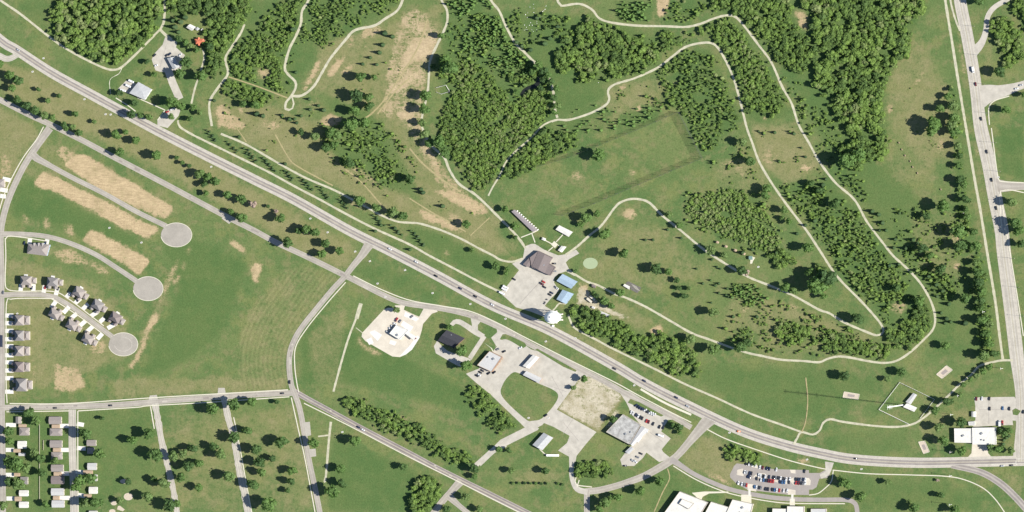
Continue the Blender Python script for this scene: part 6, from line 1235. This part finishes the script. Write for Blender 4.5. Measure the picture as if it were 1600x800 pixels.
Q7 = lambda x, y: (1470 + x / 5.71, 600 + y / 5.71)
for x, y, c, a, l, k in [(318,132,'maroon',85,'maroon car in the top left corner of the south-eastern car park','car'),(368,130,'white',85,'white car on the top edge of the south-eastern car park','car'),(434,130,'dark',85,'dark car on the top edge of the south-eastern car park','car'),(437,220,'dark',90,'dark car in the middle of the south-eastern car park','car'),(553,216,'blue',90,'blue car in the middle of the south-eastern car park','car'),(612,220,'dark',90,'dark car beside the island of the south-eastern car park','car'),(550,346,'red',90,'red pickup north-east of the larger white hall','truck'),(525,350,'white',90,'white van beside the red pickup by the larger white hall','van'),(548,731,'silver',5,'silver car waiting in the painted turning bay','car'),(630,725,'dark',5,'dark car waiting in the painted turning bay','car')]:
    car(*Q7(x, y), c, a, l, 'vehicles by the white halls', k)
Q8 = lambda x, y: (160 + x / 5.717, 60 + y / 5.717)
for x, y, c, a, l, k in [(465,150,'dark',40,'dark car at the west edge of the workshop yard','car'),(478,242,'white',20,'white car at the west edge of the workshop yard','car'),(578,656,'red',20,'red car in the small forecourt by the highway','car'),(618,636,'white',20,'white car in the small forecourt by the highway','car'),(258,382,'white',-25,'topmost white van behind the grey roofed highway building','van'),(232,424,'white',-25,'middle white van behind the grey roofed highway building','van'),(185,464,'white',-15,'lowest white van behind the grey roofed highway building','van'),(575,150,'dark',40,'dark car north-west of the workshop','car'),(600,140,'navy',40,'dark blue car north of the workshop','car'),(695,148,'white',40,'white car under the tree by the workshop','car')]:
    car(*Q8(x, y), c, a, l, 'vehicles at the north-west yards', k)
for k, (x, y, c) in enumerate([(34.5,447,'blue'),(49.5,449.5,'navy'),(70.5,449,'red'),(90.5,451,'dark'),(109,460,'white'),(122,469,'dark'),(38,410/1.08,'navy'),(71,380,'navy')]):
    car(x, y, c, (80, 80, 75, 75, 55, 50, 80, 80)[k], f"{c if c != 'navy' else 'dark blue'} car on the driveway of {('the westernmost upper house', 'the westernmost upper house (east)', 'the second upper house', 'the second upper house (east)', 'the middle upper house', 'the middle upper house (east)', 'the dormered corner house', 'the dormered corner house, east side')[k]}", 'cars on house driveways')
for k, (x, y) in enumerate([(921,469),(925.5,465.5)]):
    t = empty('box_trailer', (*G(x, y, 2)[:2], 0), math.radians(-38)); tag(t, f"{('front lower','rear upper')[k]} cream box trailer parked in the gravel yard", 'trailer', 'cream trailers in the yard'); b = MB(); b.box((0, 0, 1.8), (7.6, 2.7, 2.6)); b.obj('box', mat('cream_paint', (.68,.62,.50)), t)
    b = MB(); [b.tube((q, -1.25, .45), (q, 1.25, .45), .45, k=10) for q in (-1.2, -2.4)]; b.obj('axle', TYRE, t); b = MB(); b.tube((3.8, 0, .6), (5.2, 0, .5), .1, k=6); b.obj('tow_bar', DARKSTEEL, t)
t = empty('storage_box', G(927.5, 480.5)); tag(t, 'small white storage box on the gravel yard track', 'box'); b = MB(); b.box((0, 0, 1.1), (3.4, 2.2, 2.2), -.4); b.obj('box', WHITE, t); b = MB(); b.box((0, 0, 2.26), (3.6, 2.4, .12), -.4); b.obj('lid', R_PALE, t)
for k, (x, y) in enumerate([(1405,223),(1409.5,233.5),(1414.5,243),(1422.5,252),(1426.5,261),(1434,270.5),(1470.5,296)]):
    t = empty('target_butt', G(x, y)); tag(t, f"{ORD[k] or 'first'} brown straw target butt from the north in the eastern meadow", 'target', 'straw target butts in the eastern meadow'); b = MB(); b.box((0, 0, .9), (.7, 2.0, 1.5), .3); b.obj('straw', R_TAN, t); b = MB(); [b.box((0, s, .4), (1.2, .15, .8), .3) for s in (-.8, .8)]; b.obj('stand', BARK, t)
settle_labels()
